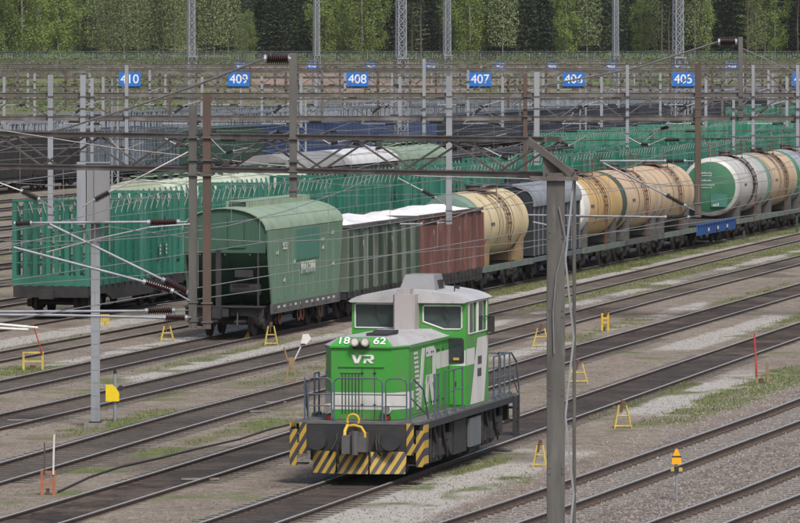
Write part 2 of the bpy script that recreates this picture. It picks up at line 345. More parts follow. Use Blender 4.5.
green*=np.clip(fbm(GX,GD,1.6,77)*3.2-.75,0,1)
wild=np.clip((fbm(GX,GD,4,55)-.60)*5,0,1)*.55*(GD<500)*(1-ball); green=np.maximum(green,wild)
for k in T:
    d=np.abs(VV-vtrack(k)); amt={'g':.12,'h':.12,'e':.85,'f':.9,'d':.62,'c':.55,'b':.55,'a':.55,'z':.6}[k]
    inside=sm((1.15-d)/.45); green*=1-inside*.85; pale*=1-sm((1.5-d)/.4)
    dark=np.maximum(dark,inside*amt*(.45+1.0*fbm(GX,GD,9,hash(k)%97+5)))
VEXT=[-65.8,-71.5,-77,-82.5,-88,-93.5,-99,-104.5,-110,-117,-122.5,-128]
for vv in VEXT: dark=np.maximum(dark,sm((1.3-np.abs(VV-vv))/.4)*.75*(GD<960))
dark=np.maximum(dark,.5*np.clip((fbm(GX,GD,7,21)-.56)*6,0,1)*(GD<400)*(1-ball))
brown=sm((GD-700)/200)*.0
hill=sm((GD-905)/30)
ex=np.clip((fbm(GX,GD,34,41)-.44)*6,0,1)*sm((GX+34)/9)*sm((52-GX)/18)   # bare earth on the bank
ex=np.maximum(ex,.9*sm((GX+30)/6)*sm((30-GX)/8)*np.clip((fbm(GX,GD,14,44)-.35)*5,0,1)*(GD>905)*(GD<1060))
green=np.maximum(green*(1-hill),hill*(1-ex)*.85); pale=np.maximum(pale*(1-hill),hill*ex*.25); dark*=1-hill
for nm,arr in (('pale',pale),('green',green),('dark',dark),('ball',ball),('earth',ex*hill)):
    at=me.attributes.new(nm,'FLOAT','POINT'); at.data.foreach_set('value',arr.ravel().astype(np.float32))
def groundmat():
    m=bpy.data.materials.new('yard_gravel'); m.use_nodes=True; t=m.node_tree; b=t.nodes['Principled BSDF']; b.inputs['Roughness'].default_value=.95
    b.inputs['Specular IOR Level'].default_value=.15
    tc=_n(t,'ShaderNodeTexCoord')
    def nz(s,d=6,r=.6):
        n=_n(t,'ShaderNodeTexNoise'); n.inputs['Scale'].default_value=s; n.inputs['Detail'].default_value=d; n.inputs['Roughness'].default_value=r; t.links.new(tc.outputs['Object'],n.inputs['Vector']); return n.outputs[0]
    def vor(s,out='Color'):
        n=_n(t,'ShaderNodeTexVoronoi'); n.inputs['Scale'].default_value=s; t.links.new(tc.outputs['Object'],n.inputs['Vector']); return n.outputs[out]
    def rgbmix(f,a,b_,mode='MIX'):
        x=_n(t,'ShaderNodeMix'); x.data_type='RGBA'; x.blend_type=mode
        for v_,s_ in ((f,0),(a,6),(b_,7)):
            if isinstance(v_,(int,float)): x.inputs[s_].default_value=v_
            elif isinstance(v_,tuple): x.inputs[s_].default_value=(*v_,1)
            else: t.links.new(v_,x.inputs[s_])
        return x.outputs[2]
    def mr(v_,a,b_,c=0,d=1):
        x=_n(t,'ShaderNodeMapRange'); x.inputs[1].default_value=a; x.inputs[2].default_value=b_; x.inputs[3].default_value=c; x.inputs[4].default_value=d; t.links.new(v_,x.inputs[0]); return x.outputs[0]
    def attr(n):
        x=_n(t,'ShaderNodeAttribute'); x.attribute_name=n; return x.outputs['Fac']
    def edge(at_,noise,lo=.25,hi=.6):     # mask roughened by noise
        s_=_n(t,'ShaderNodeMath'); s_.operation='MULTIPLY_ADD'; t.links.new(noise,s_.inputs[0]); s_.inputs[1].default_value=.55; 
        a_=_n(t,'ShaderNodeMath'); a_.operation='SUBTRACT'; t.links.new(at_,a_.inputs[0]); a_.inputs[1].default_value=.275; t.links.new(a_.outputs[0],s_.inputs[2])
        return mr(s_.outputs[0],lo,hi)
    bw=_n(t,'ShaderNodeRGBToBW'); t.links.new(vor(14),bw.inputs[0]); vg=bw.outputs[0]
    base=rgbmix(mr(nz(.35),.35,.65),(.29,.245,.20),(.205,.172,.142))
    base=rgbmix(mr(nz(1.6),.45,.7),base,(.325,.28,.23))
    base=rgbmix(mr(nz(2.2,6,.8),.52,.68),base,(.15,.125,.105)); base=rgbmix(mr(nz(.8,6,.8),.56,.68),base,(.33,.30,.255))
    base=rgbmix(1.0,base,mr_col(t,mr(nz(6,6,.9),.33,.67,.5,1.5)),'MULTIPLY')
    base=rgbmix(1.0,base,mr_col(t,mr(vor(22,'Distance'),.05,.6,1.12,.82)),'MULTIPLY')
    base=rgbmix(mr(nz(5,3,.8),.66,.72),base,(.07,.06,.055)); base=rgbmix(mr(nz(11,2,.8),.70,.74),base,(.42,.40,.37))
    bs=rgbmix(mr(vg,.2,.8),(.06,.05,.044),(.33,.29,.26)); bs=rgbmix(mr(nz(1.3,5,.8),.48,.68),bs,(.12,.093,.075))
    base=rgbmix(attr('ball'),base,bs)
    p=rgbmix(mr(nz(4,6,.85),.38,.62),(.46,.44,.41),(.29,.27,.245)); base=rgbmix(edge(attr('pale'),nz(1.1,7,.8),.2,.75),base,p)
    dk=rgbmix(mr(nz(3,6,.8),.38,.64),(.019,.017,.016),(.085,.066,.055)); dk=rgbmix(mr(nz(.45,5,.7),.46,.62),dk,(.115,.088,.073)); dk=rgbmix(mr(nz(9,4,.8),.6,.68),dk,(.15,.125,.11))
    base=rgbmix(edge(attr('dark'),nz(2.7),.2,.75),base,dk)
    gr=rgbmix(mr(nz(3.5,5,.7),.35,.65),(.085,.11,.04),(.16,.185,.075)); gr=rgbmix(mr(nz(.06,4),.45,.6),gr,(.165,.15,.095)); gr=rgbmix(mr(nz(.22,5,.75),.5,.62),gr,(.20,.175,.135)); gr=rgbmix(mr(nz(.4,5,.75),.58,.66),gr,(.045,.065,.028))
    base=rgbmix(edge(attr('green'),nz(3.1,7,.75),.22,.5),base,gr)
    er=rgbmix(mr(nz(.12,5,.7),.4,.62),(.27,.20,.16),(.17,.135,.10)); base=rgbmix(edge(attr('earth'),nz(.3)),base,er)
    t.links.new(base,b.inputs['Base Color'])
    bp=_n(t,'ShaderNodeBump'); bp.inputs['Strength'].default_value=.7; bp.inputs['Distance'].default_value=.05
    t.links.new(vor(16,'Distance'),bp.inputs['Height']); t.links.new(bp.outputs[0],b.inputs['Normal'])
    return m
def mr_col(t,s):
    c=_n(t,'ShaderNodeCombineColor'); [t.links.new(s,c.inputs[i_]) for i_ in range(3)]; return c.outputs[0]
me.materials.append(groundmat()); gobj=link('ground',me); tag(gobj,'gravel rail yard ground rising to a grassy bank','ground',kind='structure')

# grass tufts as geometry on the greenest ground
pts=[]
for (v0,v1,d0,d1,amt) in GREEN_BLOBS:
    if d0>=230 and d1>=500: continue
    n=int((v1-v0)*(min(d1,330)-d0)*95*amt)
    if n<=0: continue
    v_=rng.uniform(v0-.15,v1+.15,n); d_=rng.uniform(d0,min(d1,330),n); pts.append(np.stack([v_+.21*d_,d_],-1))
pts=np.concatenate(pts)
ix=np.clip(np.searchsorted(xs,pts[:,0]),0,nx-1); iy=np.clip(np.searchsorted(ds,pts[:,1]),0,nd-1)
keep=rng.random(len(pts))<np.clip(green[iy,ix]*1.5-.1,0,1); pts=pts[keep]
n=len(pts); ang=rng.uniform(0,math.tau,n); wd=rng.uniform(.006,.02,n); hh=rng.uniform(.03,.10,n); ln=rng.uniform(-.06,.06,(n,2))
c,s_=np.cos(ang)*wd,np.sin(ang)*wd; z0=np.full(n,-.005)
tv=np.stack([np.stack([pts[:,0]-c,pts[:,1]-s_,z0],-1),np.stack([pts[:,0]+c,pts[:,1]+s_,z0],-1),np.stack([pts[:,0]+ln[:,0],pts[:,1]+ln[:,1],hh],-1)],1).reshape(-1,3)
def tris_mesh(name,tv,k,mat):
    me=bpy.data.meshes.new(name); me.vertices.add(len(tv)); me.vertices.foreach_set('co',tv.ravel()); nf=len(tv)//k
    me.loops.add(len(tv)); me.loops.foreach_set('vertex_index',np.arange(len(tv),dtype=np.int32)); me.polygons.add(nf); me.polygons.foreach_set('loop_start',np.arange(nf,dtype=np.int32)*k)
    me.update(calc_edges=True); me.materials.append(M[mat]); return me
go=link('grass',tris_mesh('grass',tv,3,'grass')); tag(go,'short green grass growing between the tracks','grass',kind='stuff')
# loose stones on the near ballast
n=14000; d_=rng.uniform(118,185,n); v_=rng.uniform(-27,-15,n); x_=v_+.21*d_
kp=np.abs(v_-np.interp(d_,[q[0] for q in T['g']],[q[1] for q in T['g']]))>0.0; x_,d_=x_[kp],d_[kp]; n=len(x_)
sz=rng.uniform(.018,.045,n); tet=np.array([[1,0,-.3],[-.5,.87,-.3],[-.5,-.87,-.3],[0,0,.8]]); an=rng.uniform(0,math.tau,n)
ca,sa=np.cos(an),np.sin(an); tv=np.empty((n,4,3)); tv[:,:,0]=tet[:,0]*ca[:,None]-tet[:,1]*sa[:,None]; tv[:,:,1]=tet[:,0]*sa[:,None]+tet[:,1]*ca[:,None]; tv[:,:,2]=tet[:,2]
tv=tv*sz[:,None,None]; tv[:,:,0]+=x_[:,None]; tv[:,:,1]+=d_[:,None]; tv[:,:,2]+=.012
tf=tv[:,[[0,1,3],[1,2,3],[2,0,3]],:].reshape(-1,3)
M['stone']=pm('ballast_stone',(.30,.265,.25),(.14,.12,.115),3,rough=.9)
so=link('ballast_stones',tris_mesh('ballast_stones',tf,3,'stone')); tag(so,'loose coarse ballast stones beside the nearest tracks','gravel',kind='stuff')

n=90000; d_=118+(300-118)*rng.random(n)**1.5; v_=rng.uniform(-58,-15,n); x_=v_+.21*d_; kp=(np.abs(x_)<.0675*d_+2)&(fbm(x_,d_,4,66)>.36)&np.all([np.abs(v_-np.interp(d_,[q[0] for q in T[k]],[q[1] for q in T[k]]))>1.1 for k in 'abcdefgh'],axis=0); x_,d_=x_[kp],d_[kp]; n=len(x_)
sz=rng.uniform(.010,.024,n)*rng.choice([1,1,1.4],n); an=rng.uniform(0,math.tau,n); ca,sa=np.cos(an),np.sin(an); tv=np.empty((n,4,3)); tv[:,:,0]=tet[:,0]*ca[:,None]-tet[:,1]*sa[:,None]; tv[:,:,1]=tet[:,0]*sa[:,None]+tet[:,1]*ca[:,None]; tv[:,:,2]=tet[:,2]
tv=tv*sz[:,None,None]; tv[:,:,0]+=x_[:,None]; tv[:,:,1]+=d_[:,None]; tv[:,:,2]+=.006
M['pebble']=leafmat('yard_pebble',(.06,.052,.047),(.34,.31,.275))
so=link('pebbles',tris_mesh('pebbles',tv[:,[[0,1,3],[1,2,3],[2,0,3]],:].reshape(-1,3),3,'pebble')); tag(so,'loose pebbles and grit scattered between the tracks','gravel',kind='stuff')

# ------------------------------------------------------------ railway tracks
RP=[(-.075,0),(.075,0),(.075,.015),(.012,.035),(.012,.13),(.036,.14),(.036,.17),(-.036,.17),(-.036,.14),(-.012,.13),(-.012,.035),(-.075,.015)]
RZ=.0
def rail_mesh(path,off,RZ=-.075):
    vs=[];fs=[];ms=[];n=len(RP)
    for k,(x,y) in enumerate(path):
        x0,y0=path[max(k-1,0)]; x1,y1=path[min(k+1,len(path)-1)]; d=Vector((x1-x0,y1-y0)).normalized(); nx_,ny_=d.y,-d.x
        for (a_,b_) in RP: vs.append((x+nx_*(off+a_),y+ny_*(off+a_),RZ+b_))
    for k in range(len(path)-1):
        for i_ in range(n):
            j_=(i_+1)%n; fs.append((k*n+i_,k*n+j_,(k+1)*n+j_,(k+1)*n+i_)); ms.append(1 if i_==6 else 0)
    me=bpy.data.meshes.new('rail'); me.from_pydata(vs,[],fs); me.materials.append(M['rust']); me.materials.append(M['steel']); me.polygons.foreach_set('material_index',ms); me.update(); return me
def sleeper_mesh(mat):
    b=MB().mat(mat); b.box(-1.3,1.3,-.12,.12,-.08,.008 if mat=='conc' else .0035)
    b.mat('rust')
    for x in (-.797,.797):
        for s2 in (-.125,.125): b.box(x+s2-.05,x+s2+.05,-.07,.07,.0 if mat=='conc' else -.03,.05 if mat=='conc' else .02)
        
    return b.mesh('sleeper')
SLW=sleeper_mesh('wood'); SLC=sleeper_mesh('conc')
def stuff_sleepers(spots,mat,parent):
    b=MB().mat(mat)
    for (x,y,rz) in spots:
        c_,s2=math.cos(rz),math.sin(rz); L=1.3; W=.12
        vs=[(x+c_*u-s2*v_,y+s2*u+c_*v_,z_) for z_ in (-.02,.008 if mat=='conc' else .0035) for u,v_ in ((-L,-W),(L,-W),(L,W),(-L,W))]
        b.add(vs,[(4,5,6,7),(0,1,5,4),(1,2,6,5),(2,3,7,6),(3,0,4,7)])
    o=b.build('sleepers',parent); o['kind']='stuff'; return o
TL={'z':'track beneath the nearest green timber wagon','a':'empty track between the green hopper wagon and the timber wagons','b':'track carrying the hopper, gondola and tank wagons',
 'c':'first empty track in front of the tank wagons','d':'second empty track in front of the tank wagons, with the grassy pale strip beside it','e':'empty track just behind the locomotive',
 'f':'dark oily track the green locomotive stands on','g':'track with bright rail clips between the yellow trestle and the orange triangle sign','h':'nearest track at bottom right with concrete sleepers'}
for k in T:
    dmin,dmax=T[k][0][0],T[k][-1][0]; dmin=max(dmin,{'g':100,'h':95}.get(k,118)); dmax=min(dmax,900)
    path=[(XY(k,d).x,d) for d in np.arange(dmin,dmax,8.)]
    t_=thing('railway_track',TL[k],'railway track',XY(k,dmin),0,'railway tracks in the yard'); ox,oy=t_.location.x,t_.location.y
    p2=[(x-ox,y-oy) for x,y in path]
    for s2 in (-.797,.797): link('rail',rail_mesh(p2,s2,.005 if k in 'gh' else -.075),t_)
    if k in 'bcdefgh':
        near={'g':122,'h':119,'f':128,'e':140,'d':140,'c':160,'b':178}[k]; m_=SLC if k in 'gh' else SLW; spots=[]
        d=near; cnt=0
        while d<(near+150 if k in 'gh' else near+70):
            q0,q1=XY(k,d),XY(k,d+1); rz=-math.atan2(q1.x-q0.x,1)
            if cnt<100:
                o=link('sleeper',m_,t_,(q0.x-ox,d-oy,0)); o.rotation_euler=(0,0,rz+random.uniform(-.01,.01))
            else: spots.append((q0.x-ox,d-oy,rz))
            cnt+=1; d+=.6
        if spots: stuff_sleepers(spots,'conc' if k in 'gh' else 'wood',t_)
EXL=['empty track behind the timber wagons','track of the pale roofed hoppers']
for i_,vv in enumerate(VEXT):
    t_=thing('railway_track','empty rusty track far left beyond the timber wagons, one of many parallel rails','railway track',(vv+.21*160,160,0),0,'far empty tracks of the yard')
    pth=[((.21*(d-160)),d-160) for d in np.arange(160,940,40.)]
    for s2 in (-.797,.797): link('rail',rail_mesh(pth,s2),t_)

# ------------------------------------------------------------ wagons
def wheel_me():
    b=MB().mat('wheel'); b.lathe((-.07,0,0),(.07,0,0),[(0,.2),(0,.40),(.1,.475),(.75,.475),(.76,.51),(1,.51),(1,.42),(.9,.15)],20); return b.mesh('wheel',True)
WH=wheel_me()
def bogie_me(mat='under'):
    b=MB().mat(mat)
    for s2 in (-1,1):
        b.prism([(-1.25,.42),(-.95,.38),(-.6,.25),(.6,.25),(.95,.38),(1.25,.42),(1.25,.66),(.75,.66),(.45,.86),(-.45,.86),(-.75,.66),(-1.25,.66)],'x',s2*1.02-.07,s2*1.02+.07)
        for y in (-.925,.925): b.cyl((s2*.98,y,.49),(s2*1.2,y,.49),.15,12)
        for y in (-.2,0,.2): b.cyl((s2*1.0,y,.30),(s2*1.0,y,.6),.09,8)
    b.box(-1.15,1.15,-.22,.22,.55,.85)
    for y in (-.925,.925): b.cyl((-.75,y,.49),(.75,y,.49),.08,8)
    return b.mesh('bogie')
BG=bogie_me()
def bogie(parent,y):
    o=link('bogie',BG,parent,(0,y,.18))
    for s2 in (-1,1):
        for y2 in (-.925,.925):
            w_=link('wheel',WH,o,(s2*.79,y2,.49)); 
            if s2>0: w_.rotation_euler=(0,0,math.pi)
    return o
def frame_parts(parent,L,mat='under',zs=1.25,side=True,sidemat=None,h=.22):
    b=MB().mat(mat); b.box(-.25,.25,-L/2,L/2,.95,zs)
    b.box(-1.4,1.4,-L/2,-L/2+.18,.95,zs+.02); b.box(-1.4,1.4,L/2-.18,L/2,.95,zs+.02)
    for y in np.arange(-L/2+1.6,L/2-1,2.1): b.box(-1.38,1.38,y,y+.12,1.0,zs-.01)
    b.cyl((-.5,-.8,.75),(-.5,.9,.75),.16,10); b.cyl((.55,.2,.8),(.55,1.6,.8),.14,10); b.bar((0,-L/2+2,.85),(.3,L/2-2,.85),.05)
    b.build('underframe',parent)
    if side:
        b=MB().mat(sidemat or mat)
        for s2 in (-1,1): b.box(s2*1.5-.06,s2*1.5+.06,-L/2,L/2,zs-h,zs+.04)
        b.build('side_sill',parent)
    for s2 in (-1,1):
        b=MB().mat('under'); y=s2*L/2; b.box(-.16,.16,min(y,y+s2*.35),max(y,y+s2*.35),.92,1.2); b.box(-.28,.02,min(y+s2*.35,y+s2*.62),max(y+s2*.35,y+s2*.62),.88,1.24); b.box(.04,.26,min(y+s2*.35,y+s2*.5),max(y+s2*.35,y+s2*.5),.93,1.2)
        b.bar((.5,y+s2*.02,1.1),(.55,y+s2*.3,.6),.05)
        b.build('coupler',parent)
def place(k,D0,L,name,label,cat,group):
    Dc=D0+.979*L/2; p=XY(k,Dc); p.z=-.075; return thing(name,label,cat,p,-TH,group)
GW='freight wagons of the tank and gondola train'

# --- green hopper
def hopper(k,D0,label):
    L=12.6; t_=place(k,D0,L,'hopper_wagon',label,'hopper wagon',GW)
    frame_parts(t_,L,'under',1.25,False); bogie(t_,-L/2+2.0); bogie(t_,L/2-2.0)
    hl=L/2-.15; bl=L/2-.95; W=1.5; EZ=3.92
    b=MB().mat('hgreen')
    for s2 in (-1,1):   # side walls, long at top and shorter at the bottom
        poly=[(-hl,EZ),(hl,EZ),(hl-.35,2.6),(bl,1.35),(bl,1.12),(-bl,1.12),(-bl,1.35),(-hl+.35,2.6)]
        b.prism([(p_[0],p_[1]) for p_ in poly],'x',s2*W-.03,s2*W+.03)
        for y in np.linspace(-bl+.9,bl-.9,9): b.box(s2*(W+.045)-.015,s2*(W+.045)+.015,y-.02,y+.02,1.5,EZ-.25)
    b.build('side_wall',t_)
    b=MB().mat('under2')
    for s2 in (-1,1): b.box(s2*(W+.02)-.05,s2*(W+.02)+.05,-bl-.1,bl+.1,.98,1.32)
    for y in np.linspace(-bl+.2,bl-.4,6): b.box(W-.02,W+.09,y,y+.35,1.10,1.24)
    b.build('side_sill',t_)
    prof=[(W*math.sin(a_)*1.0,EZ+.78*(math.cos(a_)-0)/(1)) for a_ in np.linspace(-math.pi/2,math.pi/2,15)]
    outer=[(x*1.02,z+.03) for x,z in prof]; inner=[(x,z) for x,z in prof][::-1]
    b=MB().mat('hroof'); b.prism(outer+inner,'y',-hl-.12,hl+.12)
    b.build('roof',t_,True)
    b=MB().mat('hdark')
    for s2 in (-1,1):
        b=MB().mat('hdark'); b.prism(prof+[(W-.04,3.15),(-W+.04,3.15)],'y',s2*hl-.03,s2*hl+.03)
        for x in (-.55,.15,.75): b.bar((x,s2*(hl+.06),3.35),(x,s2*(hl+.06),4.45),.05,.04); 
        b.bar((.15,s2*(hl+.06),3.35),(.75,s2*(hl+.06),3.35),.04)
        b.build('end_wall',t_)
    b=MB().mat('hdark')
    for s2 in (-1,1):   # sloping hopper sheet under the end
        b.add([(-W+.05,s2*hl,3.15),(W-.05,s2*hl,3.15),(W-.05,s2*(hl-2.6),1.3),(-W+.05,s2*(hl-2.6),1.3)],[(0,1,2,3)])
        for x in (-.9,0,.9): b.bar((x,s2*(hl-.02),3.12),(x,s2*(hl-2.5),1.32),.06,.12)
    b.split('slope_sheet',t_)
    b=MB().mat('under')
    for s2 in (-1,1):
        b=MB().mat('under'); b.box(-1.42,1.42,s2*hl-.35,s2*hl+.25,1.24,1.29); b.box(-.32,-.14,s2*hl-.06,s2*hl+.06,1.29,3.3)
        b.cyl((.1,s2*(hl-.5),1.85),(1.15,s2*(hl-.5),1.85),.2,14); b.bar((1.2,s2*hl,1.29),(1.2,s2*hl,3.15),.06); b.bar((-1.2,s2*hl,1.29),(-1.2,s2*hl,3.15),.06)
        b.box(.35,1.0,s2*hl+.03,s2*hl+.09,2.3,2.55)
        b.build('end_platform',t_)
    b=MB().mat('hroof'); b.box(-.35,.35,-hl+1.9,hl-.3,EZ+.97,EZ+1.0)
    b.mat('gdark'); b.box(-.28,.28,-hl+1.8,hl-.4,EZ+.75,EZ+.92)
    for y in np.arange(-hl+1.9,hl-.4,.42):
        b.mat('hroof'); b.box(.30,.42,y,y+.12,EZ+.70,EZ+1.0); b.box(-.42,-.30,y,y+.12,EZ+.70,EZ+1.0)
    b.build('roof_hatch_walkway',t_)
    b=MB().mat('patchg'); b.box(W+.032,W+.064,-1.6,2.1,2.75,3.85); b.build('repainted_panel',t_)
    b=MB().mat('orangep')
    for y in (-3.2,-.2,.4,3.4):
        b.tube([(1.3,y+.22*math.cos(a_),.75+.22*math.sin(a_)) for a_ in np.linspace(0,6.28,15)],.022,5); b.mat('redp') if False else None; b.mat('orangep')
    b.split('handwheel',t_)
    put_text('УРАЛХИМ',.55,(W+.075,.15,2.42),t_,'right',mat='chalk',depth=.006,xs=.85,bold=.01)
    put_text('95337',.36,(W+.06,-3.4,3.3),t_,'right',mat='chalk',depth=.006)
    for (y,z,s3) in ((-4.7,3.1,.28),(2.6,3.35,.3),(2.7,3.05,.22),(4.3,3.55,.3),(4.4,2.4,.26),(-3.6,2.1,.22),(-2.,2.7,.2)):
        b=MB().mat('chalk')
        for q_ in range(3): b.box(W+.06,W+.066,y-s3/1.2+q_*s3*.55,y-s3/1.2+q_*s3*.55+s3*.32,z-.04,z+.05+.02*q_)
        b.build('stencil_mark',t_)
    b=MB().mat('chalk'); 
    for y in np.arange(-bl+.6,bl-.5,.9): b.box(W+.072,W+.078,y,y+.35,1.16,1.24)
    b.build('sill_marking',t_)
    return t_
hopper('b',208.2,'faded green covered hopper wagon standing nearest at the head of the tank and gondola train')

# --- gondolas
def gondola(k,D0,label,body,rib,capmat,load=True,L=12.4,ztop=3.62,nr=8,name='gondola_wagon'):
    t_=place(k,D0,L,name,label,'gondola wagon',GW); frame_parts(t_,L,'under',1.22,True,'under'); bogie(t_,-L/2+2); bogie(t_,L/2-2)
    W=1.47; hl=L/2
    b=MB().mat(body)
    for s2 in (-1,1): b.box(s2*W-.03,s2*W+.03,-hl,hl,1.24,ztop)
    for s2 in (-1,1): b.box(-W+.03,W-.03,s2*hl-.03 if s2<0 else hl-.03,s2*hl+.03 if s2<0 else hl+.03,1.24,ztop)
    b.box(-W+.03,W-.03,-hl+.03,hl-.03,1.2,1.26)
    b.build('body',t_)
    b=MB().mat(rib)
    ys=np.linspace(-hl+.1,hl-.1,nr)
    for y in ys:
        for s2 in (-1,1): b.prism([(s2*(W+.03),1.15),(s2*(W+.17),1.3),(s2*(W+.15),ztop-.1),(s2*(W+.03),ztop-.05)],'y',y-.09,y+.09)
    for x in (-.9,-.3,.3,.9):
        for s2 in (-1,1): b.box(x-.07,x+.07,min(s2*(hl+.03),s2*(hl+.13)),max(s2*(hl+.03),s2*(hl+.13)),1.3,ztop-.15)
    b.split('rib',t_)
    b=MB().mat(capmat)
    for s2 in (-1,1): b.box(s2*(W+.03)-.09,s2*(W+.03)+.09,-hl-.06,hl+.06,ztop,ztop+.12)
    for s2 in (-1,1): b.box(-W+.06,W-.06,s2*(hl+.02)-.07,s2*(hl+.02)+.07,ztop,ztop+.11)
    b.build('top_rail',t_)
    b=MB().mat('under')
    for y in np.arange(-hl+.5,hl-.4,.75):
        b.prism([(1.5,1.3),(1.62,1.2),(1.66,.82),(1.5,.80)],'y',y,y+.12); b.bar((1.45,y+.3,1.2),(1.6,y+.3,.85),.05)
    b.split('door_latch',t_)
    for q_,y in enumerate((-hl*.62,hl*.22)):
        b=MB().mat('chalk'); 
        for r_ in range(3): b.box(W+.032,W+.037,y-.3+.2*r_,y-.17+.2*r_,2.9,3.1)
        b.build('stencil_mark',t_)
    if load:
        n1,n2=60,14; vs=[];fs=[]; rr=np.random.default_rng(int(D0))
        ph=rr.uniform(0,6,6)
        for i_ in range(n1):
            y=-hl+.08+(2*hl-.16)*i_/(n1-1)
            for j_ in range(n2):
                x=-W+.05+(2*W-.1)*j_/(n2-1); u=1-abs(x/W)**3; e=1-abs(y/hl)**14
                z=ztop-.02+u*e*(.17+.13*math.sin(y*1.1+ph[0])*math.cos(x*1.4+ph[1])+.09*math.sin(y*2.7+x*2+ph[2])+rr.uniform(-.02,.02))
                vs.append((x,y,z))
        for i_ in range(n1-1):
            for j_ in range(n2-1): a_=i_*n2+j_; fs.append((a_,a_+1,a_+n2+1,a_+n2))
        me=bpy.data.meshes.new('load_sheet'); me.from_pydata(vs,[],fs); me.materials.append(M['white']); me.polygons.foreach_set('use_smooth',[True]*len(fs)); link('load_sheet',me,t_)
    return t_
gondola('b',221.6,'faded grey green gondola wagon with a white covered load behind the hopper wagon','ggreen','gdark','under2')
gondola('b',234.6,'faded maroon gondola wagon heaped with a white load','maroon','maroon','brownst')

# --- tanks
def tank(D0,label,barrel,endm,frm,r=1.42,zc=3.05,ring=None,stain=False,ladder='rusty',saddle='under2',straps=True,endring=None,k='b'):
    L=10.9; t_=place(k,D0,L,'tank_wagon',label,'tank wagon',GW); frame_parts(t_,L+.2,'under',1.2,True,frm,.2); bogie(t_,-L/2+1.9); bogie(t_,L/2-1.9)
    hl=L/2-.1; n=40
    b=MB().mat(barrel); b.tube([(0,-hl+.3,zc),(0,hl-.3,zc)],r,n,cap=False)
    b.build('barrel',t_,True)
    for s2 in (-1,1):
        prof=[(0,r),(.35,r*.97),(.6,r*.86),(.8,r*.66),(.93,r*.4),(1,.02)]
        b=MB().mat(endm if endring is None else endring); b.tube([(0,s2*(hl-.3+.42*t3),zc) for t3,_ in prof[:3]],[q_[1] for q_ in prof[:3]],n,cap=False)
        b.mat(endm); b.tube([(0,s2*(hl-.3+.42*t3),zc) for t3,_ in prof[2:]],[q_[1] for q_ in prof[2:]],n,cap=False)
        b.build('end_cap',t_,True)
    if endring:
        b=MB().mat(endring); b.tube([(0,-hl+.29,zc),(0,-hl+1.6,zc)],r+.006,n,cap=False); b.build('painted_band',t_,True)
    if straps:
        for y in (-1.6,1.6):
            b=MB().mat('rusty' if ladder=='rusty' else 'under2'); b.tube([(r*1.004*math.sin(a_),y,zc+r*1.004*math.cos(a_)) for a_ in np.linspace(-2.1,2.1,26)],.02,6); b.build('strap',t_)
    if ring:
        for y in (-.9,1.1):
            b=MB().mat(ring); b.tube([(0,y,zc),(0,y+.12,zc)],r+.03,n,cap=False); b.build('hoop',t_,True)
    if stain:
        b=MB().mat('stain'); vs=[];fs=[]; rr=np.random.default_rng(3)
        m1=36
        for i_,a_ in enumerate(np.linspace(-2.5,2.5,m1)):
            w_=.22+.34*(1-abs(a_)/2.6)**.5+rr.uniform(-.1,.1)
            for q_ in (-1,1): vs.append(((r+.008)*math.sin(a_),q_*w_+rr.uniform(-.05,.05),zc+(r+.008)*math.cos(a_)))
        for i_ in range(m1-1): fs.append((2*i_,2*i_+1,2*i_+3,2*i_+2))
        b.add(vs,fs); b.build('oil_stain',t_,True)
    rr=np.random.default_rng(int(D0*7)); b=MB().mat('drip')
    for q_ in range(16):
        y=rr.normal()*1.0+(-.3 if q_%2 else rr.uniform(-4,4)); a0=rr.uniform(.25,.7); a1=a0+rr.uniform(.25,1.3); w_=rr.uniform(.02,.09); aa=np.linspace(a0,a1,8)
        if abs(y)>hl-.6: continue
        vs=[]
        for i_,a_ in enumerate(aa):
            ww=w_*(1-.8*i_/7)
            for q2 in (-1,1): vs.append(((r+.005)*math.sin(a_),y+q2*ww,zc+(r+.005)*math.cos(a_)))
        b.add(vs,[(2*i_,2*i_+1,2*i_+3,2*i_+2) for i_ in range(7)])
    b.build('dirt_streaks',t_,True)
    b=MB().mat('under2'); b.cyl((0,-.3,zc+r-.05),(0,-.3,zc+r+.22),.3,16); b.cyl((0,-.3,zc+r+.22),(0,-.3,zc+r+.27),.36,16); b.cyl((.2,.4,zc+r-.1),(.2,.4,zc+r+.22),.1,10)
    b.build('manhole',t_,True)
    b=MB().mat(ladder); z1=zc+r+.08; b.box(-.75,.75,-1.1,1.1,z1-.03,z1)
    for x in (-.75,.75):
        for y in (-1.1,1.1): b.bar((x,y,z1-.3),(x,y,z1+.55),.035)
        b.bar((x,-1.1,z1+.55),(x,1.1,z1+.55),.035); b.bar((x,-1.1,z1+.25),(x,1.1,z1+.25),.03)
    b.build('walkway',t_)
    b=MB().mat(ladder)
    for x0 in (1,-1):
        pr=[((r+.14)*math.sin(a_)*x0,zc+(r+.14)*math.cos(a_)) for a_ in np.linspace(.55,1.75,9)]+[(x0*1.56,1.0)]
        for y in (-.22,.22): b.tube([(p_[0],y,p_[1]) for p_ in pr],.022,5)
        for q_ in range(12):
            f_=q_/11*(len(pr)-1); i_=min(int(f_),len(pr)-2); u=f_-i_; x=pr[i_][0]*(1-u)+pr[i_+1][0]*u; z=pr[i_][1]*(1-u)+pr[i_+1][1]*u
            b.bar((x,-.22,z),(x,.22,z),.03); 
            if q_%2==0: b.box(x-.05,x+.05,-.16,.16,z-.05,z+.05)
    b.build('ladder',t_)
    b=MB().mat(saddle)
    for y in (-hl+1.5,hl-1.5):
        b.prism([(-1.35,1.2),(1.35,1.2),(1.38,zc-r*.35),(1.0,zc-r*.80),(0,zc-r*1.02),(-1.0,zc-r*.80),(-1.38,zc-r*.35)],'y',y-.25,y+.25)
    b.split('saddle',t_)
    b=MB().mat('under')
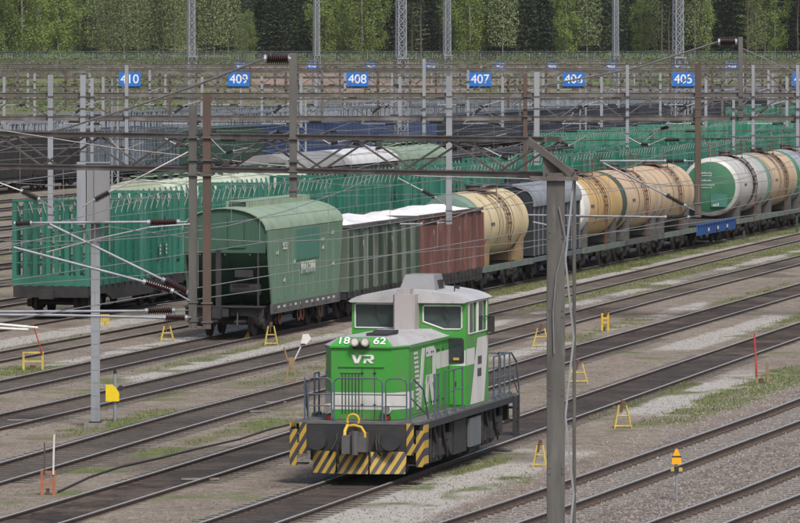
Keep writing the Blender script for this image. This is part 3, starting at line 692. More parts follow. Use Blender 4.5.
    b.cyl((-.6,-2.6,1.35),(-.6,-1.1,1.35),.22,12)
    b.build('air_reservoir',t_)
    for y,z in ((-3.1,zc+.1),):
        b=MB().mat('under2')
        for r_ in range(4): b.box(r+.0,r+.012,y-.4+.22*r_,y-.26+.22*r_,z-.06-.05*(r_%2),z+.06)
        b.build('stencil_mark',t_)
    return t_
tank(247.4,'cream tank wagon with double hoops and a grey green end behind the maroon gondola','cream','tgrey','frameg',1.42,2.86,ring='cream',saddle='saddle')
def darkhopper(k,D0,label):
    L=11.4; t_=place(k,D0,L,'hopper_wagon',label,'hopper wagon',GW); frame_parts(t_,L,'under',1.2,True,'ribg',.16); bogie(t_,-L/2+2); bogie(t_,L/2-2)
    W=1.5; hl=L/2
    prof=[(-W,1.3),(W,1.3),(W,3.6)]+[(W-.55+.55*math.cos(a_),3.6+.7*math.sin(a_)) for a_ in np.linspace(.15,1.5,6)]+[(0,4.5)]+[(-W+.55-.55*math.cos(a_),3.6+.7*math.sin(a_)) for a_ in np.linspace(1.5,.15,6)]+[(-W,3.6)]
    b=MB().mat('blk'); b.prism([(x*.97,min(z,4.46)) for x,z in prof],'y',-hl,hl); b.build('body',t_)
    sh=[(W+.04,3.45)]+[(W-.55+.62*math.cos(a_),3.55+.78*math.sin(a_)) for a_ in np.linspace(.1,1.45,7)]+[(.5,4.42),(.5,4.36)]+[(W-.55+.52*math.cos(a_),3.5+.68*math.sin(a_)) for a_ in np.linspace(1.45,.1,7)]+[(W-.05,3.45)]
    b=MB().mat('shoul'); b.prism(sh,'y',-hl-.05,hl+.05); b.prism([(-x,z) for x,z in sh],'y',-hl-.05,hl+.05); b.split('roof_shoulder',t_,True)
    b=MB().mat('ribg')
    for y in np.linspace(-hl+.1,hl-.1,12):
        for s2 in (-1,1): b.box(min(s2*W*.97,s2*(W+.005)),max(s2*W*.97,s2*(W+.005)),y-.05,y+.05,1.3,3.46)
    b.split('rib',t_)
    b=MB().mat('blk')
    for y in (-3,0,3): b.cyl((0,y,4.4),(0,y,4.62),.35,14)
    b.build('roof_hatch',t_)
    return t_
darkhopper('b',258.6,'black wagon with grey vertical ribs and rounded grey shoulders behind the dark lattice pole')
tank(270.6,'orange cream tank wagon with a white painted band right of the dark lattice pole','orange','tgrey','frameg',1.5,3.0,endring='plainw')
tank(281.8,'dull cream tank wagon between the orange tank and the tank beside the blue flat wagon','cream2','gdark','under2',1.5,3.0)
tank(292.3-.4,'peach cream tank wagon coupled ahead of the blue flat wagon','cream2','tgrey','frameg',1.5,3.0,saddle='under2')
def flatw(k,D0,label):
    L=12.2; t_=place(k,D0,L,'flat_wagon',label,'flat wagon',GW); frame_parts(t_,L,'under',1.2,False); bogie(t_,-L/2+2); bogie(t_,L/2-2)
    b=MB().mat('fblue')
    for s2 in (-1,1):
        b.box(s2*1.5-.05,s2*1.5+.05,-L/2,L/2,.78,1.30); b.box(s2*1.5-.12,s2*1.5+.12,-L/2,L/2,1.30,1.36)
        for y in np.arange(-L/2+.2,L/2,.85): b.box(s2*1.58-.06,s2*1.58+.06,y,y+.1,.82,1.32)
    b.split('side_beam',t_)
    b=MB().mat('wood'); b.box(-1.38,1.38,-L/2+.02,L/2-.02,1.26,1.31); b.build('deck',t_)
    b=MB().mat('chalk')
    for y in (-3.4,-.3,2.9): b.box(1.645,1.65,y,y+.5,.95,1.12)
    b.build('stencil_mark',t_)
flatw('b',303.0,'empty blue flat wagon between the cream and the silver white tank wagons')
wt=tank(316.6,'silver white tank wagon with a green end disc and a black oil stain','silver','tgreen','frameg',1.58,2.95,endring='silver',stain=True,straps=False)
for (x,z,w_,h_) in ((-.3,.75,.9,.08),(-.15,.62,.55,.06),(-.2,.35,.6,.07),(-.1,.12,.75,.08),(-.15,-.02,.6,.05),(-.9,-.5,.6,.04),(.35,-.95,.35,.14)):
    b=MB().mat('chalk'); n=max(3,int(w_/.09))
    for q_ in range(n): b.box(x-w_/2+q_*w_/n,x-w_/2+(q_+.62)*w_/n,-5.48,-5.474,2.95+z-h_*.5,2.95+z+h_*(.3+.2*((q_*7)%3)))
    b.build('stencil_mark',wt)
b=MB().mat('patchg'); b.box(.05,.95,-5.472,-5.466,2.95-1.05,2.95-.35); b.build('repainted_panel',wt)
tank(328.0,'cream tank wagon with rusty ladder behind the silver white tank','cream2','tgrey','frameg',1.58,2.95)
tank(339.3,'blue grey tank wagon at the right edge behind the cream tank with the rusty ladder','bluegr','tgreen','frameg',1.58,2.95)
tank(350.6,'plain silver tank wagon last at the right edge of the photo','silver','tgreen','frameg',1.58,2.95)
# white marks on the green disc
# --- timber wagons
def logwagon(k,D0,label,mat='lgreen',group='green timber wagons with stakes',L=13.4,h=4.55):
    t_=place(k,D0,L,'timber_wagon',label,'timber wagon',group)
    b=MB().mat('under')
    b.box(-.3,.3,-L/2,L/2,.9,1.25); 
    for s2 in (-1,1):
        b.prism([(-L/2,1.0),(-L/2,1.32),(L/2,1.32),(L/2,1.0),(L/2-2.6,1.0),(L/2-3.6,.72),(-L/2+3.6,.72),(-L/2+2.6,1.0)],'x',s2*1.42-.05,s2*1.42+.05)
        b.box(-1.45,1.45,s2*L/2-.12,s2*L/2+.12,.92,1.34)
    b.box(-1.36,1.36,-L/2+.13,L/2-.13,1.22,1.28)
    b.cyl((-.5,-.8,.75),(-.5,.9,.75),.16,10)
    b.build('underframe',t_)
    for s2 in (-1,1):
        y=s2*L/2; b=MB().mat('under'); b.box(-.16,.16,min(y+s2*.12,y+s2*.5),max(y+s2*.12,y+s2*.5),.92,1.2); b.box(-.3,.24,min(y+s2*.5,y+s2*.7),max(y+s2*.5,y+s2*.7),.88,1.24); b.build('coupler',t_)
        b=MB().mat(mat); W=1.5
        for x in (-1.43,-.98,-.62,-.1,.22,.62,1.05,1.43): b.box(x-.085,x+.085,y-.06,y+.06,1.34,h)
        b.box(-W,W,y-.05,y+.05,1.36,1.75); b.box(-W,W,y-.08,y+.08,h-.02,h+.07)
        for z in (2.2,2.85,3.5): b.box(-1.5,1.5,y-.035,y+.035,z,z+.05)
        b.build('end_rack',t_)
    for s2 in (-1,1):
        for y in np.arange(-L/2+.75,L/2-.5,.92):
            b=MB().mat(mat)
            x0,x1=s2*1.43,s2*1.545
            b.prism([(x0,1.32),(x1,1.32),(x1,h),(s2*1.46,h-.26),(x0,h-.50)],'y',y-.13,y+.13)
            b.mat('brace'); b.bar((s2*1.36,y-.15,h-.60),(s2*1.54,y-.15,h-.06),.04,.025)
            b.build('stake',t_)
    b=MB().mat(mat)
    for s2 in (-1,1):
        for z in (1.5,): b.box(s2*1.40-.02,s2*1.40+.02,-L/2+.3,L/2-.3,z,z+.14)
    b.split('side_rail',t_)
    bogie(t_,-L/2+2.0); bogie(t_,L/2-2.0)
    b=MB().mat('patchg')
    for y in (L/2-2.6,L/2-1.6): b.box(1.552,1.56,y-.28,y+.05,2.1,2.7); b.box(1.552,1.56,y-.28,y+.05,3.3,3.8)
    b.mat('chalk')
    for y in (L/2-2.6,L/2-1.6):
        for z in (2.2,2.35,2.5): b.box(1.562,1.566,y-.22,y-.02,z,z+.08)
    b.build('painted_panel',t_)
    return t_
LG='green timber wagons with stakes'
def lw_copies(snap,k,Ds,labs,L=13.4):
    for D0,lb in zip(Ds,labs): dup(snap,None,XY(k,D0+.979*L/2)+Vector((0,0,-.075)),lb)
lw=logwagon('z',224.3,'teal green timber wagon with open slatted end, nearest and leftmost of its train')
snap=snapshot(lw)
ords=['second','third','fourth','fifth','sixth','seventh','eighth','ninth','tenth','eleventh','twelfth','thirteenth','fourteenth']
Ds=[224.3+14.45*i_ for i_ in range(1,14)]
lw_copies(snap,'z',Ds,[f'teal green timber wagon, {o_} from the left in the train with the slatted end' for o_ in ords])
T['y']=[(100,-65.8),(1000,-65.8)]; T['x']=[(100,-74.5),(1000,-74.5)]; T['w']=[(100,-90),(1000,-90)]
T['r3']=[(100,-117),(1000,-117)]; T['r4']=[(100,-122.5),(1000,-122.5)]; T['r5']=[(100,-128),(1000,-128)]
l2=logwagon('x',405,'bright green timber wagon, front one of the row behind the teal timber wagons','lgreen2','bright green timber wagons in the second row')
s2_=snapshot(l2); lw_copies(s2_,'x',[405+14.45*i_ for i_ in range(1,9)],[f'bright green timber wagon, {o_} from the front in the second row' for o_ in ords])
l3=logwagon('w',590,'green timber wagon, front one of the farthest timber row at upper right','lgreen','timber wagons of the farthest row')
s3_=snapshot(l3); lw_copies(s3_,'w',[590+14.45*i_ for i_ in range(1,10)],[f'green timber wagon, {o_} from the front in the farthest timber row' for o_ in ords])
# --- pale roofed hoppers behind
def roofhopper(k,D0,label,body,roof,group,z=4.66,L=13.2,hatch=True):
    t_=place(k,D0,L,'covered_wagon',label,'covered wagon',group); hl=L/2; W=1.5
    frame_parts(t_,L,'under',1.22,True,'under'); bogie(t_,-hl+2); bogie(t_,hl-2)
    b=MB().mat(body); b.box(-W,W,-hl,hl,1.25,z-.85)
    for y in np.linspace(-hl+.3,hl-.3,10):
        for s2 in (-1,1): b.box(min(s2*W,s2*(W+.08)),max(s2*W,s2*(W+.08)),y-.05,y+.05,1.3,z-.9)
    b.build('body',t_)
    prof=[(1.04*W*math.sin(a_),z-.85+.8*math.cos(a_)) for a_ in np.linspace(-math.pi/2,math.pi/2,15)]
    b=MB().mat(roof); b.prism(prof,'y',-hl-.1,hl+.1); b.build('roof',t_,True)
    if hatch:
        b=MB().mat(roof); b.box(-.5,.5,-hl+.5,hl-.5,z+.06,z+.10); b.mat('gdark')
        for y in np.arange(-hl+.9,hl-.8,1.9): b.cyl((0,y,z-.1),(0,y,z+.18),.42,14); b.box(.42,.6,y+.6,y+.9,z-.15,z+.14)
        b.build('roof_hatch',t_)
    return t_
rh=roofhopper('y',259,'covered hopper with pale cream green roof and hatches, nearest behind the slatted timber wagon','hgreen','hroof','pale roofed covered wagons')
M['roofp']=pm('pale_cream_green_roof',(.50,.56,.42),(.38,.44,.34),1,rough=.6)
for ch in rh.children:
    if ch.name.startswith('roof') and 'hatch' not in ch.name: ch.data.materials[0]=M['roofp']
sn=snapshot(rh)
for q_,o_ in zip((1,),ords): dup(sn,None,XY('y',259+14.2*q_+.979*6.6)+Vector((0,0,-.075)),f'covered hopper with pale cream green roof, {o_} of its row behind the timber wagons')
M['roofg']=pm('sheet_grey_roof',(.27,.27,.27),(.19,.19,.19),1,rough=.6); M['roofw']=pm('white_roof',(.62,.63,.63),(.48,.49,.50),1,rough=.6)
roofhopper('x',320,'covered wagon with a plain grey rounded roof left of the white roofed one','dbrown','roofg','rounded roofs behind the timber wagons',hatch=False)
roofhopper('x',334.4,'covered wagon with a bright white rounded roof behind the timber wagons','dbrown','roofw','rounded roofs behind the timber wagons',hatch=False)
roofhopper('x',348.8,'covered wagon with a pale green rounded roof right of the white roofed one','hgreen','hroof','rounded roofs behind the timber wagons')
# --- far rows
def farw(k,D0,label,mat,group,h=4.3,L=12.8,stakes=False,name='freight_wagon'):
    t_=place(k,D0,L,name,label,'freight wagon',group); hl=L/2; bogie(t_,-hl+2); bogie(t_,hl-2)
    b=MB().mat('under'); b.box(-1.4,1.4,-hl,hl,1.0,1.25); b.box(-.2,.2,-hl-.6,hl+.6,.95,1.2); b.build('underframe',t_)
    b=MB().mat(mat)
    if stakes:
        for s2 in (-1,1):
            for y in np.linspace(-hl+.2,hl-.2,13): b.box(s2*1.45-.05,s2*1.45+.05,y-.09,y+.09,1.25,h)
            b.box(s2*1.4-.03,s2*1.4+.03,-hl,hl,1.26,1.5); b.box(s2*1.45-.06,s2*1.45+.06,-hl,hl,h,h+.12)
            y=s2*hl
            for x in (-1.3,-.9,-.45,0,.45,.9,1.3): b.box(x-.06,x+.06,y-.05,y+.05,1.25,h-.1)
            b.box(-1.39,1.39,y-.04,y+.04,2.5,2.65)
    else:
        b.box(-1.45,1.45,-hl,hl,1.25,h)
        for y in np.linspace(-hl+.1,hl-.1,9):
            for s2 in (-1,1): b.box(min(s2*1.45,s2*1.58),max(s2*1.45,s2*1.58),y-.07,y+.07,1.3,h-.05)
        for x in (-1.2,-.6,0,.6,1.2): b.box(x-.06,x+.06,-hl-.1,-hl,1.3,h-.1)
        b.box(-1.5,1.5,-hl-.06,hl+.06,h,h+.1)
    b.build('stake_frame' if stakes else 'body',t_); return t_
def farrow(k,D0,n,mat,desc,group,step=14.2,**kw):
    o=farw(k,D0,desc+', nearest of its run',mat,group,**kw); sn=snapshot(o)
    for i_ in range(1,n): dup(sn,None,XY(k,D0+step*i_+.979*6.4)+Vector((0,0,-.075)),desc+f', {(ords+[str(q)+"th" for q in range(15,40)])[i_-1]} of its run')
farrow('x',363,3,'dbrown','low dark wagon behind the pale green roof','low dark wagons of the second row',h=3.7)
farrow('r3',412,2,'dbrown','dark brown boxy wagon at upper left','dark wagons on the far track',h=4.0)
farrow('r3',440.4,2,'bgrey','blue grey stake wagon on the far track at upper left','blue grey stake wagons on the far track',h=4.2,stakes=True)
farrow('r3',468.8,2,'dgreen','dark green ribbed wagon just left of the blue wagons','dark green wagons on the far track',h=3.9)
farrow('r3',497.2,5,'blue','blue ribbed wagon in the upper middle','blue wagons on the far track',h=3.85)
farrow('r3',568.2,15,'dblue','blackish blue wagon right of the blue wagons','dark blue wagons on the far track',h=3.9)
farrow('r4',425,30,'lgrey','light grey stake wagon behind the blue wagons','light grey stake wagons of the farthest row',h=4.75,stakes=True)

farrow('r5',470,30,'dblue','dark blue grey wagon behind the light grey stake wagons','dark wagons of the farther rows',h=4.4)
T['r6']=[(100,-136),(1000,-136)]; T['r7']=[(100,-143),(1000,-143)]
farrow('r6',500,28,'lgrey','grey stake wagon behind the dark blue grey row','grey stake wagons of the farther rows',h=4.7,stakes=True)
farrow('r7',530,24,'gdark','dark green wagon of the farthest row below the bank','dark green wagons of the farthest row',h=4.3)
# ------------------------------------------------------------ locomotive
def loco():
    Dl=139.; p=XY('f',Dl)+Vector((-.06,0,0)); t_=thing('shunting_locomotive','green and white diesel shunting locomotive with hazard stripes standing on the dark track','locomotive',p,-TH,None)
    def bb(name,mat,boxes,smooth=False,parent=t_):
        b=MB().mat(mat)
        for q_ in boxes: b.box(*q_)
        return b.build(name,parent,smooth)
    bb('buffer_beam','cdark',[(-1.3,1.3,0,.25,.80,1.42)])
    bb('buffer_beam','cdark',[(-1.3,1.3,12.0,12.25,.80,1.42)])
    deckb=MB().mat('deck'); deckb.box(-1.50,1.50,.02,12.23,1.43,1.49)
    deckb.mat('cdark'); 
    for s2 in (-1,1): deckb.box(s2*1.47-.04,s2*1.47+.04,.26,12.,1.28,1.425)
    deckb.build('deck',t_)
    bb('main_frame','cdark',[(-.9,-.6,.26,11.99,.72,1.42),(.6,.9,.26,11.99,.72,1.42),(-.6,.6,.3,11.9,1.1,1.4)])
    # ploughs
    for (x0,x1,ya,yb) in ((-1.05,-.42,.02,-.22),(-.41,.36,-.22,-.22),(.37,1.2,-.22,.02)):
        b=MB().mat('stripe'); y0,y1=ya,yb
        b.add([(x0,y0,.80),(x1,y1,.80),(x1-.02,y1-.12,.29),(x0+.02,y0-.12,.29),(x0,y0+.05,.80),(x1,y1+.05,.80),(x1-.02,y1-.07,.29),(x0+.02,y0-.07,.29)],
            [(0,1,2,3),(7,6,5,4),(0,4,5,1),(1,5,6,2),(2,6,7,3),(3,7,4,0)]); b.build('snow_plough',t_)
    for x in (-.41,.365):
        b=MB().mat('black'); b.tube([(x+.05*math.sin(q_),-.26-.03*q_*(3-q_),.95-.17*q_*(3.2-q_)) for q_ in np.linspace(0,3.2,10)],.022,6); b.build('air_hose',t_)
    for x in (-.88,.88):
        b=MB().mat('cdark'); b.cyl((x,0,1.05),(x,-.32,1.05),.12,16); b.cyl((x,-.32,1.05),(x,-.37,1.05),.215,24); b.cyl((x,.0,1.05),(x,-.05,1.05),.2,16); b.build('buffer',t_,True)
    b=MB().mat('under2'); b.box(-.10,.30,-.35,.0,.78,1.25); b.box(-.2,-.02,-.72,-.35,.78,1.2); b.box(.14,.36,-.6,-.35,.82,1.15); b.cyl((.08,-.55,.75),(.08,-.55,1.3),.09,10); b.mat('under'); b.box(-.3,.5,-.02,.0-.001,.75,1.3)
    b.build('coupler',t_)
    b=MB().mat('yellow'); b.tube([(-.05+.14*math.cos(a_),-.15,1.53+.14*math.sin(a_)) for a_ in np.linspace(-.5,math.pi+.5,14)],.03,8)
    b.tube([(-.15,-.2,1.40),(.0,-.25,1.42),(.18,-.3,1.38),(.27,-.33,1.25),(.28,-.33,1.05),(.24,-.35,.92)],.035,8); b.tube([(-.17,-.2,1.42),(-.2,-.35,1.3),(-.2,-.4,1.15)],.04,8)
    b.build('lifting_hook',t_,True)
    b=MB().mat('black')
    for x0,x1 in ((.5,.62),(.56,.75),(-.3,-.34),(-.45,-.6)): b.tube([(x0,-.05,1.2),(x0+.02,-.25,1.05),((x0+x1)/2,-.32,.85),(x1,-.2,.72)],.025,6)
    b.split('brake_hose',t_)
    # corner steps with stripes
    for s2 in (-1,1):
        xo,xi=s2*1.60,s2*1.20
        b=MB().mat('stripe'); 
        b.box(min(xo,xo-s2*.17),max(xo,xo-s2*.17),-.02,.02,.45,1.20); b.box(min(xi,xi+s2*.17),max(xi,xi+s2*.17),-.02,.02,.72,1.46); b.box(min(xo-s2*.17,xi+s2*.17),max(xo-s2*.17,xi+s2*.17),-.015,.015,.78,.98); b.box(min(xo,xo-s2*.17)+.0,max(xo,xo-s2*.17),-.02,.02,1.2,1.3)
        b.box(s2*1.60-.015,s2*1.60+.015,.03,.55,.5,1.44)
        b.mat('cdark')
        for z in (.5,.82,1.14): b.box(min(s2*1.22,s2*1.58),max(s2*1.22,s2*1.58),.03,.38,z-.03,z)
        b.build('corner_steps',t_)
    for s2 in (-1,1):
        b=MB().mat('cdark'); x=s2*1.5
        for y in (11.7,12.2): b.box(min(x,x+s2*.08),max(x,x+s2*.08),y-.03,y+.03,.42,1.44)
        for z in (.45,.8,1.12): b.box(min(x-s2*.3,x+s2*.05),max(x-s2*.3,x+s2*.05),11.73,12.17,z,z+.04)
        b.build('rear_steps',t_)
    # railings
    def hoop(x0,x1,y,z0=1.49,z1=2.5,mid=(1.85,2.12)):
        r_=.12; b=MB().mat('crail'); pts_=[(x0,y,z0),(x0,y,z1-r_),(x0+r_*.3,y,z1-r_*.3),(x0+r_,y,z1),(x1-r_,y,z1),(x1-r_*.3,y,z1-r_*.3),(x1,y,z1-r_),(x1,y,z0)]
        b.tube(pts_,.019,8)
        for m_ in mid: b.tube([(x0,y,m_),(x1,y,m_)],.016,6)
        b.box(x0-.05,x0+.05,y-.05,y+.05,z0,z0+.02); b.box(x1-.05,x1+.05,y-.05,y+.05,z0,z0+.02)
        b.build('railing',t_)
    hoop(-1.18,-.62,.1); hoop(-.56,.60,.1); hoop(.68,1.18,.1)
    hoop(-1.1,1.1,12.15)
    def srail(x,ys,z1=2.5,slope=None,mid=(2.0,)):
        b=MB().mat('crail')
        for y in ys: b.tube([(x,y,1.49),(x,y,z1)],.022,8); b.box(x-.05,x+.05,y-.06,y+.06,1.49,1.56)
        b.tube([(x,ys[0],z1),(x,ys[-1],z1)],.022,8)
        for m_ in mid: b.tube([(x,ys[0],m_),(x,ys[-1],m_)],.016,8)
        b.build('railing',t_)
    for s2 in (-1,1):
        b=MB().mat('crail')
        b.tube([(s2*1.27,.12,1.49),(s2*1.27,.12,2.4),(s2*1.3,.25,2.5),(s2*1.42,.9,2.2),(s2*1.46,1.3,1.49)],.022,8); b.tube([(s2*1.28,.12,2.05),(s2*1.44,1.2,1.6)],.016,6); b.build('railing',t_)
        srail(s2*1.46,[2.0,2.5]); 
    srail(1.46,[3.3,4.35,5.4]); srail(1.46,[9.4,10.1,10.8,11.5],2.55); srail(-1.46,[3.3,4.35,5.4]); srail(-1.46,[9.4,10.4,11.5])
    for s2 in (-1,1):
        b=MB().mat('crail'); b.tube([(s2*1.5,11.5,2.55),(s2*1.54,12.0,2.3),(s2*1.56,12.25,1.6),(s2*1.56,12.25,.5)],.024,8); b.tube([(s2*1.5,11.6,2.0),(s2*1.54,12.2,1.5)],.016,6); b.tube([(s2*1.0,12.2,2.5),(s2*1.5,11.5,2.55)],.02,6); b.build('railing',t_)
    # hood
    foot=[(-1,5.98),(-1,1.2),(-.73,.55),(.73,.55),(1,1.2),(1,5.98)]
    b=MB().mat('cgreen'); b.prism(foot,'z',1.5,3.19)
    # gable / sloping top of hood
    hood=b.build('front_hood',t_)
    b=MB()
    b.mat('cgreen')
    A=[(-1.03,1.2),(-.75,.5),(.75,.5),(1.03,1.2)]
    zt=3.44
    lower=[(x,y,3.19) for x,y in A]; lo2=[(x,y,3.23) for x,y in A]
    b.add(lower+lo2,[(0,1,5,4),(1,2,6,5),(2,3,7,6),(0,3,2,1)])
    b.add([(-.75,.5,3.23),(.75,.5,3.23),(.56,.72,zt),(-.56,.72,zt)],[(0,1,2,3)])
    b.mat('croof'); b.add([(-.75,.5,3.23),(-.56,.72,zt),(-.56,5.98,3.40),(-1.03,5.98,3.23),(-1.03,1.2,3.23)],[(0,1,2,3,4)])
    b.add([(.75,.5,3.23),(.56,.72,zt),(.56,5.98,3.40),(1.03,5.98,3.23),(1.03,1.2,3.23)],[(4,3,2,1,0)])
    b.add([(-.56,.72,zt),(.56,.72,zt),(.56,5.98,3.40),(-.56,5.98,3.40)],[(0,1,2,3)])
    b.mat('cgreen')
    for s2 in (-1,1): b.box(s2*1.015-.014,s2*1.015+.014,1.2,5.97,3.16,3.22)
    b.build('hood_top',t_)
    bb('roof_grille','black',[(-.05,.45,1.3,2.6,3.435,3.50),(-.25,.25,3.0,3.6,3.42,3.48)])
    b=MB().mat('croof')
    for y in (2.3,3.6,5.1):
        for x in (.55,-.55): b.cyl((x,y,3.33),(x,y,3.42),.05,8)
    b.split('hood_bolt',t_)
    # front white band, wraps round the chamfers
    def band(pts,z0,z1,mat,name,off=.006,zs=None):
        b=MB().mat(mat); n=len(pts); vs=[(x,y,z0 if zs is None else zs[i_][0]) for i_,(x,y) in enumerate(pts)]+[(x,y,z1 if zs is None else zs[i_][1]) for i_,(x,y) in enumerate(pts)]
        b.add(vs,[(i_,i_+1,n+i_+1,n+i_) for i_ in range(n-1)]); return b.build(name,t_)
    o_=.006
    band([(-1-o_,1.9),(-1-o_,1.2),(-.73-.003,.55-o_),(.73+.003,.55-o_),(1+o_,1.2),(1+o_,1.75)],1.74,2.14,'cwhite','white_band')
    # front panel seams and louvres
    b=MB().mat('gdark')
    for x in np.linspace(-.46,-.06,6): b.box(x-.012,x+.012,.535,.549,1.65,2.62)
    for x in (.02,.32): b.box(x-.006,x+.006,.538,.549,1.55,2.72)
    b.build('louvre',t_)
    b=MB().mat('cgreen')
    b.box(-.55,.55,.52,.549,2.74,2.76); b.box(-.5,-.0,.53,.549,2.60,2.63)
    for y in (3.0,4.0,5.0): b.box(1.0,1.01,y-.01,y+.01,1.5,3.15)
    b.split('panel_trim',t_)
    for x in (-.80,.62):
        b=MB().mat('cwhite'); y=1.62 if abs(x)>.74 else 1.55
        y=.55; b.cyl((x,y+.15,1.76),(x,y-.12,1.76),.115,20); hl_=b.build('headlight',t_,True)
        b=MB().mat('chrome'); b.cyl((x,y-.12,1.76),(x,y-.13,1.76),.095,20); b.build('lens',hl_,True)
        b=MB().mat('cdark'); b.cyl((x+.02,y+.1,1.56),(x+.02,y-.06,1.56),.07,14); tl=b.build('tail_light',t_,True)
        b=MB().mat('redlens'); b.cyl((x+.02,y-.06,1.56),(x+.02,y-.07,1.56),.055,14); b.build('lens',tl,True)
    cx=0.
    bb('lamp_bracket','cdark',[(cx-.2,cx+.2,.50,.62,3.16,3.34)])
    for x in (cx-.125,cx+.125):
        b=MB().mat('chrome'); b.lathe((x,.62,3.34),(x,.36,3.34),[(0,.06),(.5,.095),(1,.108)],20); hl_=b.build('headlight',t_,True)
        b=MB().mat('plainw'); b.cyl((x,.36,3.34),(x,.352,3.34),.075,20); b.build('lens',hl_,True)
    o=put_text('18',.30,(cx-.44,.595,3.35),t_,xs=1.05,bold=.003,name='number_lettering'); o.rotation_euler=(R(-46),0,0)
    o=put_text('62',.30,(cx+.43,.595,3.35),t_,xs=1.05,bold=.003,name='number_lettering'); o.rotation_euler=(R(-46),0,0)
    # round-cornered italic VR emblem, drawn as polygons
    def vr(plane,u0,z0,w_,h_,name,hatch=False):
        b=MB().mat('cwhite' if hatch else 'letter')
        Vp=[(0,1),(.13,1),(.245,.33),(.36,1),(.50,1),(.32,0),(.15,0)]
        def put(poly):
            poly=[(u0+w_*u,z0+h_*v_) for u,v_ in poly]
            if plane=='front': b.prism(poly,'y',.535,.546)
            else: b.prism(poly,'x',1.004,1.014)
        if hatch:
            for i_ in range(13):
                v0=i_/13; v1=v0+.045; c_=.15*(1-v0); d_=.32+.10*v0
                put([(c_,v0),(c_+.17,v0),(c_+.16,v1),(c_-.005,v1)])
            put([(.20,0),(.32,0),(.50,1),(.38,1)])
        else: put(Vp)
        put([(.52,0),(.64,0),(.64,1),(.56,1)]) if False else None
        put([(.48,1),(.90,1),(.98,.92),(.98,.84),(.52,.84)] ) if not hatch else put([(.55,1),(.90,1),(1,.92),(1,.84),(.57,.84)])
        put([(.86,.84),(1,.84),(1,.50),(.93,.38),(.86,.50)])
        put([(.55,.38),(.93,.38),(.88,.53),(.58,.53)])
        put([(.70,.38),(.84,.38),(1.0,0),(.84,0)])
        put([(.52,0),(.64,0),(.70,.52),(.58,.52)])
        return b.build(name,t_)
    vr('front',-.24,2.83,.54,.20,'emblem')
    vr('side',1.75,1.66,2.6,1.42,'emblem',True)
    b=MB().mat('gdark')
    for y in (3.2,3.9,4.6,5.3): b.box(1.0005,1.0025,y-.008,y+.008,1.56,3.1)
    for z in (1.56,3.08): b.box(1.0005,1.0025,1.3,5.9,z-.006,z+.006)
    b.build('panel_seams',t_)
    b=MB().mat('cdark')
    for y in (3.3,3.8,4.0,4.5,4.7,5.2):
        for z in (1.75,2.95): b.box(1.002,1.03,y-.03,y+.03,z-.02,z+.02)
    for x in (.02,.32):
        for z in (1.85,2.6): b.box(x-.03,x+.03,.53,.549,z-.02,z+.02)
    b.split('hinge',t_)
    b=MB().mat('drip')
    for q_ in range(9):
        x=-.68+.16*q_; h5=.06+.06*((q_*37)%5)/4; b.add([(x-.03,.546,1.505),(x+.04,.546,1.505),(x+.012,.546,1.505+h5),(x-.004,.546,1.505+h5)],[(0,1,2,3)])
    for q_ in range(10):
        y=2.3+.36*q_; h5=.1+.12*((q_*53)%7)/6; b.add([(1.003,y-.06,1.505),(1.003,y+.07,1.505),(1.003,y+.02,1.505+h5),(1.003,y-.02,1.505+h5)],[(0,1,2,3)])
    b.build('dirt_streaks',t_)
    # cab
    CF,CB=6.0,8.9; W=1.42
    b=MB().mat('cgreen')   # walls with real window openings
    def wall_front(y,th):
        b.box(-W,W,y,y+th,1.5,3.39)
        b.box(-W,-1.34,y,y+th,3.39,4.09); b.box(-.36,.36,y,y+th,3.39,4.09); b.box(1.32,W,y,y+th,3.39,4.09)
        b.box(-1.34,-.36,y,y+th,4.00,4.09); b.box(.36,1.32,y,y+th,3.965,4.09)
        b.prism([(.36,3.39),(.9,3.39),(.36,3.55)],'y',y,y+th)
    wall_front(CF,.08); wall_front(CB-.08,.08)
    for s2 in (-1,1):
        x0,x1=(W-.08,W) if s2>0 else (-W,-W+.08)
        b.box(x0,x1,CF+.08,CB-.08,1.5,3.26); b.box(x0,x1,CF+.08,CF+.35,3.26,4.09); b.box(x0,x1,CF+1.35,CF+1.5,3.26,4.09); b.box(x0,x1,CB-.3,CB-.08,3.26,4.09)
        b.box(x0,x1,CF+.35,CF+1.35,4.02,4.09); b.box(x0,x1,CF+1.5,CB-.3,4.02,4.09)
    b.build('cab',t_)
    arch=[(1.52*math.sin(a_),3.975+.36*math.cos(a_)) for a_ in np.linspace(-1.33,1.33,17)]
    b=MB().mat('croof'); b.prism(arch+[(1.42,4.03),(-1.42,4.03)],'y',CF-.18,CB+.22); b.build('cab_roof',t_,True)
    b=MB().mat('cgreen'); b.prism([(-1.41,4.05),(1.41,4.05),(1.25,4.13),(.7,4.24),(-.7,4.24),(-1.25,4.13)],'y',CF-.01,CF+.06); b.build('cab_gable',t_)
    b=MB().mat('glass'); b.box(-1.34,-.36,CF+.03,CF+.042,3.39,4.00); b.build('window_pane',t_)
    b=MB().mat('glass'); b.prism([(.36,3.55),(.9,3.39),(1.32,3.39),(1.32,3.965),(.36,3.965)],'y',CF+.03,CF+.042); b.build('window_pane',t_)
    for y in (CB-.045,):
        b=MB().mat('glass'); b.box(-1.34,-.36,y,y+.012,3.39,4.00); b.build('window_pane',t_)
        b=MB().mat('glass'); b.prism([(.36,3.55),(.9,3.39),(1.32,3.39),(1.32,3.965),(.36,3.965)],'y',y,y+.012); b.build('window_pane',t_)
    for s2 in (-1,1):
        x=s2*(W-.04)
        for y0,y1 in ((CF+.35,CF+1.35),(CF+1.5,CB-.3)):
            b=MB().mat('glass'); b.box(x-.006,x+.006,y0,y1,3.26,4.02); b.build('window_pane',t_)
